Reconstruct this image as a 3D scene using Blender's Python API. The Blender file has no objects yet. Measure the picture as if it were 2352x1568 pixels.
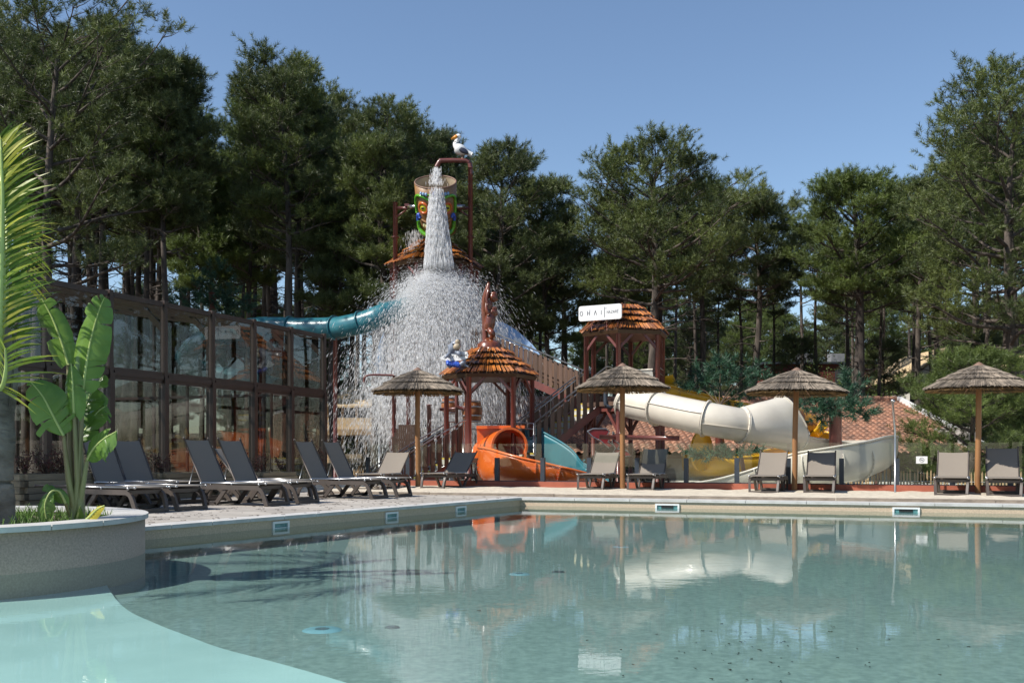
import bpy, math, random
import numpy as np
from mathutils import Vector, Matrix
R = math.radians
random.seed(7); RNG = np.random.default_rng(7)
scn = bpy.context.scene
COL = scn.collection
# ------------------------------------------------------------------ camera, sky, sun
F, CX, HY, CH = 2287.0, 1176.0, 1038.0, 0.98      # focal length, centre, horizon in units of a 2352 wide frame; eye height over water
cam_d = bpy.data.cameras.new('camera'); cam = bpy.data.objects.new('camera', cam_d); COL.objects.link(cam)
cam.location = (0, 0, CH); cam.rotation_euler = (R(90), 0, 0)
cam_d.sensor_width = 36; cam_d.lens = 35.0; cam_d.shift_y = (HY-784)/2352.0
cam_d.clip_start = 0.1; cam_d.clip_end = 2000
scn.camera = cam
SUN_EL, SUN_AZ = 45.0, 25.0       # height of the sun; how far it stands on the camera's side of due left
world = bpy.data.worlds.new('World'); scn.world = world; world.use_nodes = True
wn = world.node_tree; wn.nodes.clear()
wo = wn.nodes.new('ShaderNodeOutputWorld'); wb = wn.nodes.new('ShaderNodeBackground'); sk = wn.nodes.new('ShaderNodeTexSky')
sk.sky_type = 'NISHITA'; sk.sun_disc = False; sk.sun_elevation = R(SUN_EL); sk.sun_rotation = R(-90-SUN_AZ)
sk.altitude = 0; sk.air_density = 1.0; sk.dust_density = 0.35; sk.ozone_density = 2.5
wb.inputs['Strength'].default_value = 0.10
wn.links.new(sk.outputs[0], wb.inputs[0]); wn.links.new(wb.outputs[0], wo.inputs[0])
sl = bpy.data.lights.new('sun', 'SUN'); so = bpy.data.objects.new('sun', sl); COL.objects.link(so)
sl.energy = 4.2; sl.angle = R(0.53); sl.color = (1.0, 0.95, 0.87)
sd = Vector((-math.cos(R(SUN_AZ))*math.cos(R(SUN_EL)), -math.sin(R(SUN_AZ))*math.cos(R(SUN_EL)), math.sin(R(SUN_EL))))
so.rotation_euler = sd.to_track_quat('Z', 'Y').to_euler(); so.location = (-20, -10, 30)
scn.view_settings.view_transform = 'Standard'; scn.view_settings.look = 'None'
scn.view_settings.exposure = 0.62; scn.view_settings.gamma = 1.0
scn.render.engine = 'CYCLES'
scn.cycles.use_denoising = True
scn.cycles.max_bounces = 10; scn.cycles.diffuse_bounces = 5; scn.cycles.glossy_bounces = 4
scn.cycles.transparent_max_bounces = 40; scn.cycles.transmission_bounces = 4
scn.cycles.caustics_reflective = False; scn.cycles.caustics_refractive = False

def P(x, y, Y):
    """point at depth Y metres seen at (x, y) of the 2352 x 1568 photograph; used for measuring real positions"""
    return Vector(((x-CX)*Y/F, Y, CH-(y-HY)*Y/F))

# ------------------------------------------------------------------ materials
def new_mat(name):
    m = bpy.data.materials.new(name); m.use_nodes = True
    nt = m.node_tree; b = nt.nodes['Principled BSDF']
    return m, nt, b
def nd(nt, t, **k):
    n = nt.nodes.new(t)
    for a, v in k.items():
        if hasattr(n, a) and not isinstance(v, tuple): setattr(n, a, v)
    return n
def mat(name, col, rough=0.6, col2=None, scale=4.0, stretch=(1, 1, 1), bump=0.0, bscale=None, metal=0.0, spec=0.5,
        island=0.0, detail=4.0, coat=0.0, transl=0.0, contrast=(0.35, 0.65)):
    m, nt, b = new_mat(name)
    L = nt.links.new
    b.inputs['Roughness'].default_value = rough; b.inputs['Metallic'].default_value = metal
    b.inputs['Specular IOR Level'].default_value = spec
    if coat: b.inputs['Coat Weight'].default_value = coat; b.inputs['Coat Roughness'].default_value = 0.12
    tc = nd(nt, 'ShaderNodeTexCoord'); mp = nd(nt, 'ShaderNodeMapping'); mp.inputs['Scale'].default_value = stretch
    L(tc.outputs['Object'], mp.inputs['Vector'])
    nz = nd(nt, 'ShaderNodeTexNoise'); nz.inputs['Scale'].default_value = scale; nz.inputs['Detail'].default_value = detail
    L(mp.outputs[0], nz.inputs['Vector'])
    out = None
    if col2 is None: col2 = tuple(c*0.75 for c in col)
    rp = nd(nt, 'ShaderNodeValToRGB'); e = rp.color_ramp.elements
    e[0].position, e[1].position = contrast; e[0].color = (*col2, 1); e[1].color = (*col, 1)
    L(nz.outputs['Fac'], rp.inputs[0]); out = rp.outputs[0]
    if island:
        g = nd(nt, 'ShaderNodeNewGeometry'); mr = nd(nt, 'ShaderNodeMapRange')
        mr.inputs['To Min'].default_value = 1-island; mr.inputs['To Max'].default_value = 1+island
        L(g.outputs['Random Per Island'], mr.inputs['Value'])
        mx = nd(nt, 'ShaderNodeVectorMath', operation='SCALE'); L(out, mx.inputs[0]); L(mr.outputs[0], mx.inputs['Scale']); out = mx.outputs[0]
    L(out, b.inputs['Base Color'])
    if bump:
        n2 = nd(nt, 'ShaderNodeTexNoise'); n2.inputs['Scale'].default_value = bscale or scale*3; n2.inputs['Detail'].default_value = 4
        L(mp.outputs[0], n2.inputs['Vector'])
        bp = nd(nt, 'ShaderNodeBump'); bp.inputs['Strength'].default_value = min(1, bump); bp.inputs['Distance'].default_value = 0.02*max(1, bump)
        L(n2.outputs['Fac'], bp.inputs['Height']); L(bp.outputs[0], b.inputs['Normal'])
    if transl:
        tr = nd(nt, 'ShaderNodeBsdfTranslucent'); mx2 = nd(nt, 'ShaderNodeMixShader'); mx2.inputs[0].default_value = transl
        L(out, tr.inputs['Color']); L(b.outputs[0], mx2.inputs[1]); L(tr.outputs[0], mx2.inputs[2])
        L(mx2.outputs[0], nt.nodes['Material Output'].inputs['Surface'])
    return m
def facing_mix(nt, f0, boost=0.0):
    """Schlick reflectance that is the same from both sides"""
    L = nt.links.new; g = nd(nt, 'ShaderNodeNewGeometry'); dp = nd(nt, 'ShaderNodeVectorMath', operation='DOT_PRODUCT')
    L(g.outputs['Normal'], dp.inputs[0]); L(g.outputs['Incoming'], dp.inputs[1])
    ab = nd(nt, 'ShaderNodeMath', operation='ABSOLUTE'); L(dp.outputs['Value'], ab.inputs[0])
    om = nd(nt, 'ShaderNodeMath', operation='SUBTRACT'); om.inputs[0].default_value = 1; L(ab.outputs[0], om.inputs[1]); om.use_clamp = True
    pw = nd(nt, 'ShaderNodeMath', operation='POWER'); L(om.outputs[0], pw.inputs[0]); pw.inputs[1].default_value = 5
    ma = nd(nt, 'ShaderNodeMath', operation='MULTIPLY_ADD'); L(pw.outputs[0], ma.inputs[0]); ma.inputs[1].default_value = 1-f0; ma.inputs[2].default_value = f0+boost; ma.use_clamp = True
    return ma
def glass_mat(name, tint, boost=0.0, rough=0.0):
    m, nt, b = new_mat(name); nt.nodes.remove(b); L = nt.links.new
    t = nd(nt, 'ShaderNodeBsdfTransparent'); t.inputs[0].default_value = (*tint, 1)
    g = nd(nt, 'ShaderNodeBsdfGlossy'); g.inputs['Roughness'].default_value = rough
    ad = facing_mix(nt, 0.04, boost)
    mx = nd(nt, 'ShaderNodeMixShader'); L(ad.outputs[0], mx.inputs[0]); L(t.outputs[0], mx.inputs[1]); L(g.outputs[0], mx.inputs[2])
    L(mx.outputs[0], nt.nodes['Material Output'].inputs['Surface'])
    return m
def water_mat():
    m, nt, b = new_mat('pool water'); nt.nodes.remove(b); L = nt.links.new
    t = nd(nt, 'ShaderNodeBsdfTransparent'); t.inputs[0].default_value = (0.71, 0.925, 0.93, 1)
    g = nd(nt, 'ShaderNodeBsdfGlossy'); g.inputs['Roughness'].default_value = 0.0
    fr = facing_mix(nt, 0.02)
    tc = nd(nt, 'ShaderNodeTexCoord')
    hs = []
    for sc, st, amp in ((1.3, (1, 0.5, 1), 1.0), (7.0, (0.8, 1.4, 1), 0.10), (30.0, (0.5, 1.6, 1), 0.028)):
        mp = nd(nt, 'ShaderNodeMapping'); mp.inputs['Scale'].default_value = st; L(tc.outputs['Object'], mp.inputs[0])
        n = nd(nt, 'ShaderNodeTexNoise'); n.inputs['Scale'].default_value = sc; n.inputs['Detail'].default_value = 2; L(mp.outputs[0], n.inputs['Vector'])
        q = nd(nt, 'ShaderNodeMath', operation='MULTIPLY'); q.inputs[1].default_value = amp; L(n.outputs['Fac'], q.inputs[0]); hs.append(q)
    a = nd(nt, 'ShaderNodeMath', operation='ADD'); L(hs[0].outputs[0], a.inputs[0]); L(hs[1].outputs[0], a.inputs[1])
    a2 = nd(nt, 'ShaderNodeMath', operation='ADD'); L(a.outputs[0], a2.inputs[0]); L(hs[2].outputs[0], a2.inputs[1])
    bp = nd(nt, 'ShaderNodeBump'); bp.inputs['Strength'].default_value = 1.0; bp.inputs['Distance'].default_value = 0.0032
    L(a2.outputs[0], bp.inputs['Height']); L(bp.outputs[0], g.inputs['Normal'])
    mx = nd(nt, 'ShaderNodeMixShader'); L(fr.outputs[0], mx.inputs[0]); L(t.outputs[0], mx.inputs[1]); L(g.outputs[0], mx.inputs[2])
    L(mx.outputs[0], nt.nodes['Material Output'].inputs['Surface'])
    return m

M = {}
M['deck'] = mat('pale deck stone', (0.42, 0.385, 0.34), 0.75, (0.35, 0.32, 0.285), 3, bump=0.2, bscale=60)
M['coping'] = mat('pale coping stone', (0.56, 0.55, 0.53), 0.6, (0.45, 0.44, 0.42), 5, bump=0.15, bscale=50)
M['poolwall'] = mat('beige pebble liner', (0.6, 0.46, 0.33), 0.6, (0.42, 0.32, 0.23), 60, bump=0.1, contrast=(0.3, 0.7))
M['poolfloor'] = mat('speckled liner', (0.42, 0.405, 0.355), 0.7, (0.27, 0.27, 0.24), 20, contrast=(0.3, 0.7), detail=8)
M['shelf'] = mat('pale shelf liner', (0.74, 0.74, 0.68), 0.7, (0.6, 0.62, 0.57), 1.0, detail=6)
M['sand'] = mat('pale sand', (0.6, 0.53, 0.42), 0.9, (0.48, 0.42, 0.33), 9, bump=0.8, bscale=25)
M['soil'] = mat('forest floor', (0.14, 0.11, 0.075), 0.95, (0.06, 0.05, 0.035), 1.3, bump=1.0, bscale=9, detail=8)
M['timber_edge'] = mat('weathered timber', (0.3, 0.25, 0.2), 0.8, (0.2, 0.165, 0.13), 6, (0.3, 3, 3), bump=0.3)
M['redwall'] = mat('terracotta render', (0.37, 0.105, 0.06), 0.8, (0.3, 0.085, 0.05), 5, bump=0.3, bscale=40)
M['slate'] = mat('dark slate paint', (0.035, 0.045, 0.06), 0.45)
M['glass'] = glass_mat('clear fence glass', (0.95, 0.97, 0.965), 0.0)
M['pane'] = glass_mat('enclosure glazing', (0.72, 0.74, 0.73), 0.01)
M['bronze'] = mat('brown anodised aluminium', (0.055, 0.033, 0.025), 0.4, (0.04, 0.025, 0.02), 3, spec=0.5)
M['bark'] = mat('pine bark', (0.125, 0.1, 0.082), 0.95, (0.035, 0.028, 0.023), 5, (1, 1, 0.25), bump=1.0, bscale=14, detail=8)
M['bark_dark'] = mat('dark pine bark', (0.075, 0.06, 0.05), 0.95, (0.03, 0.024, 0.02), 5, (1, 1, 0.25), bump=1.0, bscale=14, detail=8)
M['needle_a'] = mat('pine needles', (0.15, 0.185, 0.045), 0.5, (0.05, 0.072, 0.024), 0.55, island=0.45, transl=0.22, detail=5)
M['needle_b'] = mat('blue green pine needles', (0.13, 0.16, 0.048), 0.5, (0.052, 0.075, 0.028), 0.5, island=0.4, transl=0.2, detail=5)
M['needle_c'] = mat('bright pine needles', (0.15, 0.2, 0.045), 0.5, (0.08, 0.115, 0.03), 0.6, island=0.4, transl=0.25, detail=5)
M['fake_needle'] = mat('plastic pine foliage', (0.05, 0.12, 0.065), 0.5, (0.025, 0.07, 0.04), 2, island=0.35, transl=0.1)
M['cone'] = mat('pine cone', (0.05, 0.033, 0.022), 0.9)
M['plastic'] = mat('taupe resin', (0.08, 0.064, 0.055), 0.5, (0.068, 0.055, 0.047), 6)
M['fabric'] = mat('taupe mesh fabric', (0.225, 0.195, 0.16), 0.75, (0.205, 0.175, 0.145), 90, bump=0.1, bscale=300)
M['metal'] = mat('brushed steel', (0.5, 0.5, 0.5), 0.3, metal=0.9)
M['thatch'] = mat('grey reed thatch', (0.245, 0.2, 0.155), 0.85, (0.1, 0.082, 0.063), 7, island=0.55)
M['thatch_in'] = mat('ochre reed lining', (0.26, 0.165, 0.07), 0.85, (0.12, 0.075, 0.03), 7, island=0.5)
M['dark'] = mat('dark binding', (0.035, 0.028, 0.022), 0.9)
M['pole'] = mat('varnished timber pole', (0.34, 0.165, 0.06), 0.55, (0.22, 0.1, 0.035), 5, (1, 1, 0.12), bump=0.2, bscale=12)
M['capwood'] = mat('brown cap', (0.22, 0.13, 0.09), 0.6)
M['reed'] = mat('orange plastic reeds', (0.42, 0.15, 0.03), 0.22, (0.2, 0.065, 0.018), 3, island=0.8, coat=0.6, bump=0.2, bscale=30)
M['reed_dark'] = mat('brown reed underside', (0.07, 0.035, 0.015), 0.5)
M['redpost'] = mat('oxide red steel', (0.16, 0.045, 0.035), 0.4, (0.12, 0.036, 0.03), 4, coat=0.2)
M['plank'] = mat('brown composite plank', (0.115, 0.064, 0.04), 0.55, (0.07, 0.04, 0.027), 5, (1, 1, 0.2), island=0.25)
M['orange'] = mat('orange fibreglass', (0.78, 0.16, 0.02), 0.3, (0.7, 0.13, 0.018), 3, coat=0.3, bump=0.06, bscale=20)
M['teal'] = mat('teal fibreglass', (0.03, 0.165, 0.2), 0.33, (0.024, 0.13, 0.165), 3, coat=0.3, bump=0.06, bscale=20)
M['cream'] = mat('cream fibreglass', (0.62, 0.57, 0.48), 0.33, (0.56, 0.51, 0.43), 2, coat=0.25, bump=0.1, bscale=22)
M['yellow'] = mat('yellow fibreglass', (0.72, 0.42, 0.015), 0.33, (0.6, 0.33, 0.012), 2.5, coat=0.3, bump=0.06, bscale=20)
M['caramel'] = mat('caramel striped fibreglass', (0.5, 0.25, 0.05), 0.35, (0.22, 0.1, 0.05), 5, contrast=(0.48, 0.52))
M['tile'] = mat('terracotta roof tile', (0.4, 0.2, 0.125), 0.85, (0.17, 0.1, 0.072), 3.5, bump=0.6, bscale=30, detail=8)
M['render'] = mat('grey render', (0.4, 0.38, 0.35), 0.9)
M['white'] = mat('white paint', (0.75, 0.75, 0.74), 0.4, (0.7, 0.7, 0.7), 3)
M['ink'] = mat('dark navy lettering', (0.02, 0.025, 0.05), 0.5)
M['picket'] = mat('chestnut picket', (0.4, 0.27, 0.14), 0.85, (0.22, 0.15, 0.08), 5, (1, 1, 0.3), island=0.2)
M['boards'] = mat('pale sleeper timber', (0.34, 0.27, 0.17), 0.8, (0.2, 0.16, 0.105), 4, (0.4, 0.4, 3), bump=0.3, island=0.15)
M['redleaf'] = mat('dark red leaves', (0.16, 0.04, 0.03), 0.5, (0.05, 0.016, 0.015), 3, island=0.5, transl=0.2)
M['twig'] = mat('twig', (0.12, 0.08, 0.05), 0.9)
M['banana'] = mat('banana leaf', (0.2, 0.33, 0.06), 0.32, (0.1, 0.2, 0.035), 2.2, transl=0.35, stretch=(1, 1, 1), coat=0.15)
M['banana_old'] = mat('yellowing banana leaf', (0.5, 0.42, 0.04), 0.4, (0.13, 0.2, 0.03), 2.5, transl=0.3)
M['petiole'] = mat('petiole', (0.24, 0.27, 0.11), 0.45, (0.18, 0.12, 0.07), 4, (1, 1, 0.2))
M['rib'] = mat('pale leaf rib', (0.4, 0.48, 0.16), 0.45)
M['palm'] = mat('palm leaflet', (0.15, 0.24, 0.03), 0.35, (0.08, 0.155, 0.02), 2, island=0.35, transl=0.35)
M['palm_y'] = mat('yellow palm leaflet', (0.42, 0.38, 0.045), 0.4, (0.17, 0.27, 0.03), 3, island=0.3, transl=0.3)
M['palmtrunk'] = mat('grey palm trunk', (0.27, 0.25, 0.22), 0.9, (0.09, 0.075, 0.06), 3, (1, 1, 2.2), bump=1.0, bscale=12, detail=8)
M['grass'] = mat('fresh grass', (0.16, 0.27, 0.05), 0.6, (0.07, 0.15, 0.03), 4, island=0.4, transl=0.3)
M['bush'] = mat('broad leaves', (0.13, 0.2, 0.035), 0.5, (0.05, 0.09, 0.02), 1.2, island=0.4, transl=0.25)
M['redbrown'] = mat('red brown sculpted wood', (0.2, 0.055, 0.022), 0.28, (0.1, 0.025, 0.012), 12, (1, 1, 0.3), coat=0.4)
M['barrelwood'] = mat('barrel staves', (0.42, 0.15, 0.05), 0.4, (0.25, 0.09, 0.03), 8, (3, 3, 0.4), coat=0.2)
M['bucket'] = mat('painted wood grain bucket', (0.3, 0.16, 0.06), 0.4, (0.2, 0.1, 0.04), 6, (3, 3, 0.3), coat=0.2)
M['bucket_in'] = mat('buff bucket lining', (0.45, 0.36, 0.25), 0.5)
M['green'] = mat('glossy green', (0.14, 0.4, 0.02), 0.25, (0.05, 0.26, 0.02), 6, coat=0.4)
M['lime'] = mat('lime yellow', (0.6, 0.6, 0.03), 0.3)
M['blue'] = mat('glossy blue', (0.03, 0.1, 0.5), 0.3, (0.02, 0.06, 0.35), 8, coat=0.4)
M['paleblue'] = mat('pale blue', (0.26, 0.4, 0.6), 0.4, (0.22, 0.35, 0.54), 3)
M['eyeorange'] = mat('orange red', (0.6, 0.13, 0.03), 0.3, coat=0.3)
M['black'] = mat('black', (0.015, 0.015, 0.015), 0.4)
M['teeth'] = mat('ivory', (0.6, 0.58, 0.3), 0.4)
M['grey'] = mat('mid grey', (0.25, 0.26, 0.28), 0.5)
M['sharkgrey'] = mat('shark grey', (0.22, 0.25, 0.31), 0.4)
M['beak'] = mat('beak orange', (0.65, 0.25, 0.02), 0.4)
M['canvas'] = mat('sand canvas', (0.55, 0.42, 0.25), 0.85, (0.45, 0.34, 0.2), 2)
M['canvas_w'] = mat('pale canvas', (0.6, 0.58, 0.53), 0.85)
M['step'] = mat('pale grp step', (0.55, 0.53, 0.46), 0.7)
M['stepyellow'] = mat('yellow nosing', (0.6, 0.45, 0.05), 0.7)
M['rock'] = mat('dark rock', (0.05, 0.045, 0.042), 0.8, bump=1.0, bscale=4)
M['water'] = water_mat()
M['indoor'] = mat('dark indoor floor', (0.06, 0.09, 0.1), 0.4)  # indoor darkness put into the floor colour, so the roof glass mirrors less brightness
def splash_mat():
    m, nt, b = new_mat('aerated water'); L = nt.links.new
    b.inputs['Base Color'].default_value = (0.98, 0.985, 0.99, 1); b.inputs['Roughness'].default_value = 0.5
    tl = nd(nt, 'ShaderNodeBsdfTranslucent'); tl.inputs[0].default_value = (0.97, 0.98, 1, 1)
    t = nd(nt, 'ShaderNodeBsdfTransparent')
    m1 = nd(nt, 'ShaderNodeMixShader'); m1.inputs[0].default_value = 0.5; L(b.outputs[0], m1.inputs[1]); L(tl.outputs[0], m1.inputs[2])
    m2 = nd(nt, 'ShaderNodeMixShader'); m2.inputs[0].default_value = 0.52; L(m1.outputs[0], m2.inputs[1]); L(t.outputs[0], m2.inputs[2])
    L(m2.outputs[0], nt.nodes['Material Output'].inputs['Surface'])
    return m
M['splash'] = splash_mat()

# ------------------------------------------------------------------ mesh helpers
OFF = {}
def link(name, me, parent=None, loc=None):
    o = bpy.data.objects.new(name, me); COL.objects.link(o)
    if parent is not None:
        o.parent = parent; OFF[o.name] = OFF.get(parent.name, Vector((0, 0, 0)))
    else:
        l = Vector(loc) if loc is not None else Vector((0, 0, 0))
        o.location = l; OFF[o.name] = l
    return o
def arrmesh(name, V, Fc, mt, parent=None, loc=None, smooth=False):
    """V (n,3) array in scene coordinates, Fc (m,k) array of equal sided faces"""
    V = np.asarray(V, dtype=np.float64).reshape(-1, 3); Fc = np.asarray(Fc, dtype=np.int32)
    off = OFF.get(parent.name, Vector((0, 0, 0))) if parent is not None else (Vector(loc) if loc is not None else Vector((0, 0, 0)))
    V = V-np.array(off)
    me = bpy.data.meshes.new(name); m, k = Fc.shape
    me.vertices.add(len(V)); me.vertices.foreach_set('co', V.ravel())
    me.loops.add(m*k); me.loops.foreach_set('vertex_index', Fc.ravel())
    me.polygons.add(m); me.polygons.foreach_set('loop_start', np.arange(0, m*k, k, dtype=np.int32))
    me.polygons.foreach_set('use_smooth', np.full(m, smooth))
    me.update(calc_edges=True); me.materials.append(mt)
    return link(name, me, parent, loc)
def tag(o, label=None, cat=None, group=None, kind=None):
    if label: o['label'] = label
    if cat: o['category'] = cat
    if group: o['group'] = group
    if kind: o['kind'] = kind
    return o
def thing(name, label, cat, loc=(0, 0, 0), group=None):
    o = bpy.data.objects.new(name, None); COL.objects.link(o); o.location = loc; o.empty_display_size = 0.2
    OFF[o.name] = Vector(loc); return tag(o, label, cat, group)
def kids(o): return [c for c in bpy.data.objects if c.parent == o]
def copy_tree(o, parent=None):
    c = o.copy(); COL.objects.link(c)
    if parent is not None: c.parent = parent
    for ch in list(o.children): copy_tree(ch, c)
    return c
def place(o, loc, rz=0, scale=None, label=None, group=None):
    o.location = loc; o.rotation_euler = (0, 0, rz)
    if scale is not None: o.scale = (scale,)*3 if isinstance(scale, (int, float)) else scale
    if label: o['label'] = label
    if group: o['group'] = group
    return o

class MB:
    def __init__(s): s.v = []; s.f = []; s.sm = []
    def add(s, vs, fs, smooth=False):
        n = len(s.v); s.v += [tuple(p) for p in vs]; s.f += [tuple(i+n for i in f) for f in fs]; s.sm += [smooth]*len(fs); return s
    def box(s, c, d, rz=0.0, m=None):
        hx, hy, hz = d[0]/2, d[1]/2, d[2]/2; cr, sr = math.cos(rz), math.sin(rz); vs = []
        for z in (-hz, hz):
            for x, y in ((-hx, -hy), (hx, -hy), (hx, hy), (-hx, hy)):
                p = Vector((x*cr-y*sr, x*sr+y*cr, z))
                if m is not None: p = m @ Vector((x, y, z))
                vs.append((c[0]+p[0], c[1]+p[1], c[2]+p[2]))
        return s.add(vs, [(3, 2, 1, 0), (4, 5, 6, 7), (0, 1, 5, 4), (1, 2, 6, 5), (2, 3, 7, 6), (3, 0, 4, 7)])
    def beam(s, a, b, w, h, up=(0, 0, 1)):
        """box bar from a to b, w wide across, h high"""
        a, b = Vector(a), Vector(b); t = (b-a).normalized(); up = Vector(up)
        sd_ = t.cross(up)
        if sd_.length < 1e-4: sd_ = t.cross(Vector((0, 1, 0)))
        sd_.normalize(); u = sd_.cross(t).normalized(); vs = []
        for q in (a, b):
            for i, j in ((-1, -1), (1, -1), (1, 1), (-1, 1)): vs.append(q+sd_*(i*w/2)+u*(j*h/2))
        return s.add(vs, [(0, 1, 2, 3), (7, 6, 5, 4), (4, 5, 1, 0), (5, 6, 2, 1), (6, 7, 3, 2), (7, 4, 0, 3)])
    def sweep(s, path, sec, closed=True, caps=True, up=(0, 0, 1), smooth=True, scale=None, frames=None):
        """section (a across, b up) swept along path"""
        n = len(path); m = len(sec); vs = []; up = Vector(up); prev = None
        for i, p in enumerate(path):
            p = Vector(p); t = (Vector(path[min(i+1, n-1)])-Vector(path[max(i-1, 0)])).normalized()
            sd_ = t.cross(up)
            if sd_.length < 0.05: sd_ = prev if prev is not None else t.cross(Vector((0, 1, 0.01)))
            sd_.normalize()
            if prev is not None and sd_.dot(prev) < 0 and abs(t.z) > 0.9: sd_ = -sd_
            prev = sd_.copy(); u = sd_.cross(t).normalized(); k = scale[i] if scale is not None else 1.0
            ka, kb = (k if isinstance(k, tuple) else (k, k))
            vs += [p+sd_*(a*ka)+u*(b*kb) for a, b in sec]
        fs = []
        for i in range(n-1):
            for j in range(m if closed else m-1):
                k2 = (j+1) % m; fs.append((i*m+j, i*m+k2, (i+1)*m+k2, (i+1)*m+j))
        s.add(vs, fs, smooth)
        if caps and closed: s.f += [tuple(len(s.v)-len(vs)+j for j in range(m)), tuple(len(s.v)-m+j for j in reversed(range(m)))]; s.sm += [False]*2
        return s
    def tube(s, path, r, n=8, caps=True):
        sec = [(math.cos(2*math.pi*k/n), math.sin(2*math.pi*k/n)) for k in range(n)]
        rr = r if isinstance(r, (list, tuple)) else [r]*len(path)
        return s.sweep(path, sec, True, caps, scale=list(rr))
    def lathe(s, prof, n=24, c=(0, 0, 0), m=None, smooth=True, cap=False):
        vs = []
        for r, z in prof:
            for k in range(n):
                a = 2*math.pi*k/n; p = Vector((r*math.cos(a), r*math.sin(a), z))
                if m is not None: p = m @ p
                vs.append((p[0]+c[0], p[1]+c[1], p[2]+c[2]))
        fs = [(i*n+k, i*n+(k+1) % n, (i+1)*n+(k+1) % n, (i+1)*n+k) for i in range(len(prof)-1) for k in range(n)]
        s.add(vs, fs, smooth)
        if cap:
            b = len(s.v)-len(vs); s.f += [tuple(b+k for k in reversed(range(n))), tuple(b+(len(prof)-1)*n+k for k in range(n))]; s.sm += [False]*2
        return s
    def prism(s, pts, vec):
        """polygon pts extruded by vec"""
        n = len(pts); vec = Vector(vec); vs = [Vector(p) for p in pts]+[Vector(p)+vec for p in pts]
        fs = [tuple(reversed(range(n))), tuple(range(n, 2*n))]+[(i, (i+1) % n, n+(i+1) % n, n+i) for i in range(n)]
        return s.add(vs, fs)
    def blob(s, c, r, n=10, m=None):
        """ellipsoid"""
        prof = [(max(1e-3, math.sin(math.pi*i/n)), -math.cos(math.pi*i/n)) for i in range(n+1)]
        S = Matrix.Diagonal((r[0], r[1], r[2])); mm = (m @ S) if m is not None else S
        return s.lathe(prof, 2*n, c, mm)
    def build(s, name, mt, parent=None, loc=None):
        off = OFF.get(parent.name, Vector((0, 0, 0))) if parent is not None else (Vector(loc) if loc is not None else Vector((0, 0, 0)))
        me = bpy.data.meshes.new(name); me.from_pydata([(p[0]-off[0], p[1]-off[1], p[2]-off[2]) for p in s.v], [], s.f)
        me.polygons.foreach_set('use_smooth', s.sm); me.update(); me.materials.append(mt)
        return link(name, me, parent, loc)
def catmull(pts, n=8):
    pts = [Vector(p) for p in pts]; out = []
    for i in range(len(pts)-1):
        p0, p1, p2, p3 = pts[max(i-1, 0)], pts[i], pts[i+1], pts[min(i+2, len(pts)-1)]
        for k in range(n):
            t = k/n; out.append(0.5*((2*p1)+(p2-p0)*t+(2*p0-5*p1+4*p2-p3)*t*t+(3*p1-p0-3*p2+p3)*t**3))
    out.append(pts[-1]); return out
def struct(name, mb, mt): return tag(mb.build(name, mt), kind='structure')
def bez_text(body, size, mtr, width=None):
    cu = bpy.data.curves.new('t', 'FONT'); cu.body = body; cu.size = size; cu.extrude = 0.002; cu.align_x = 'LEFT'
    ob = bpy.data.objects.new('t', cu); COL.objects.link(ob); bpy.context.view_layer.update()
    me = bpy.data.meshes.new_from_object(ob.evaluated_get(bpy.context.evaluated_depsgraph_get()))
    bpy.data.objects.remove(ob); me.materials.clear(); me.materials.append(mtr)
    return me

exec_parts = []
# ------------------------------------------------------------------ the setting: ground, pool, deck, sand
def wall_y(X): return 23.4-0.337*X           # line of the red kerb wall
def pool_y(X): return 18.25-0.307*(X-0.15)   # far edge of the pool
A0 = Vector((0.15, 18.25, 0)); A1 = Vector((-4.08, 11.17, 0))    # left edge of the pool
def hill(X, v):
    s = 0.045+0.085*min(1, max(0, (X+10)/26))
    z = -0.6+0.65*min(1, max(0, (v-34)/7))+max(0, v-41)*s
    return min(z, 0.05+s*52+0.02*max(0, v-93))
def gz(X, Y): return hill(X, Y+0.337*max(-20, min(30, X)))
def ground():
    vs = [-60, 0, 22.9, 23.15, 27, 31, 35, 38, 41]+[41+3*i for i in range(1, 22)]+[115, 130, 160, 220, 320, 600]
    xs = np.concatenate([[-400, -200, -120], np.arange(-80, 81, 4), [120, 200, 400]])
    V = []; rg = random.Random(3)
    for v in vs:
        for X in xs:
            z = -0.9 if v < 23 else hill(X, v)+(rg.uniform(-.12, .12) if v > 41 else 0)
            V.append((X, v-0.337*max(-20, min(30, X)), z))
    nx = len(xs); Fc = [(i*nx+j, i*nx+j+1, (i+1)*nx+j+1, (i+1)*nx+j) for i in range(len(vs)-1) for j in range(nx-1)]
    tag(arrmesh('ground', V, Fc, M['soil'], smooth=True), kind='structure')
ground()
def prism_xy(pts, z0, z1): return MB().prism([(p[0], p[1], z0) for p in pts], (0, 0, z1-z0))
def line_pt(t): return A0+(A1-A0)*t
lu = (A1-A0).normalized(); ln = Vector((-lu.y, lu.x, 0))
if ln.x > 0: ln = -ln                                    # points away from the pool, onto the deck
A2 = A0+lu*12.2
fu = Vector((1, -0.307, 0)).normalized(); fn = Vector((0.307, 1, 0)).normalized()
B1 = Vector((26, pool_y(26), 0))
pool_pts = [A0, A2, (-14, 6.4), (-14, -7), (26, -7), B1]
fl = prism_xy([(p[0], p[1]) for p in pool_pts], -0.5, -0.22); struct('pool_floor', fl, M['poolfloor'])
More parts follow.
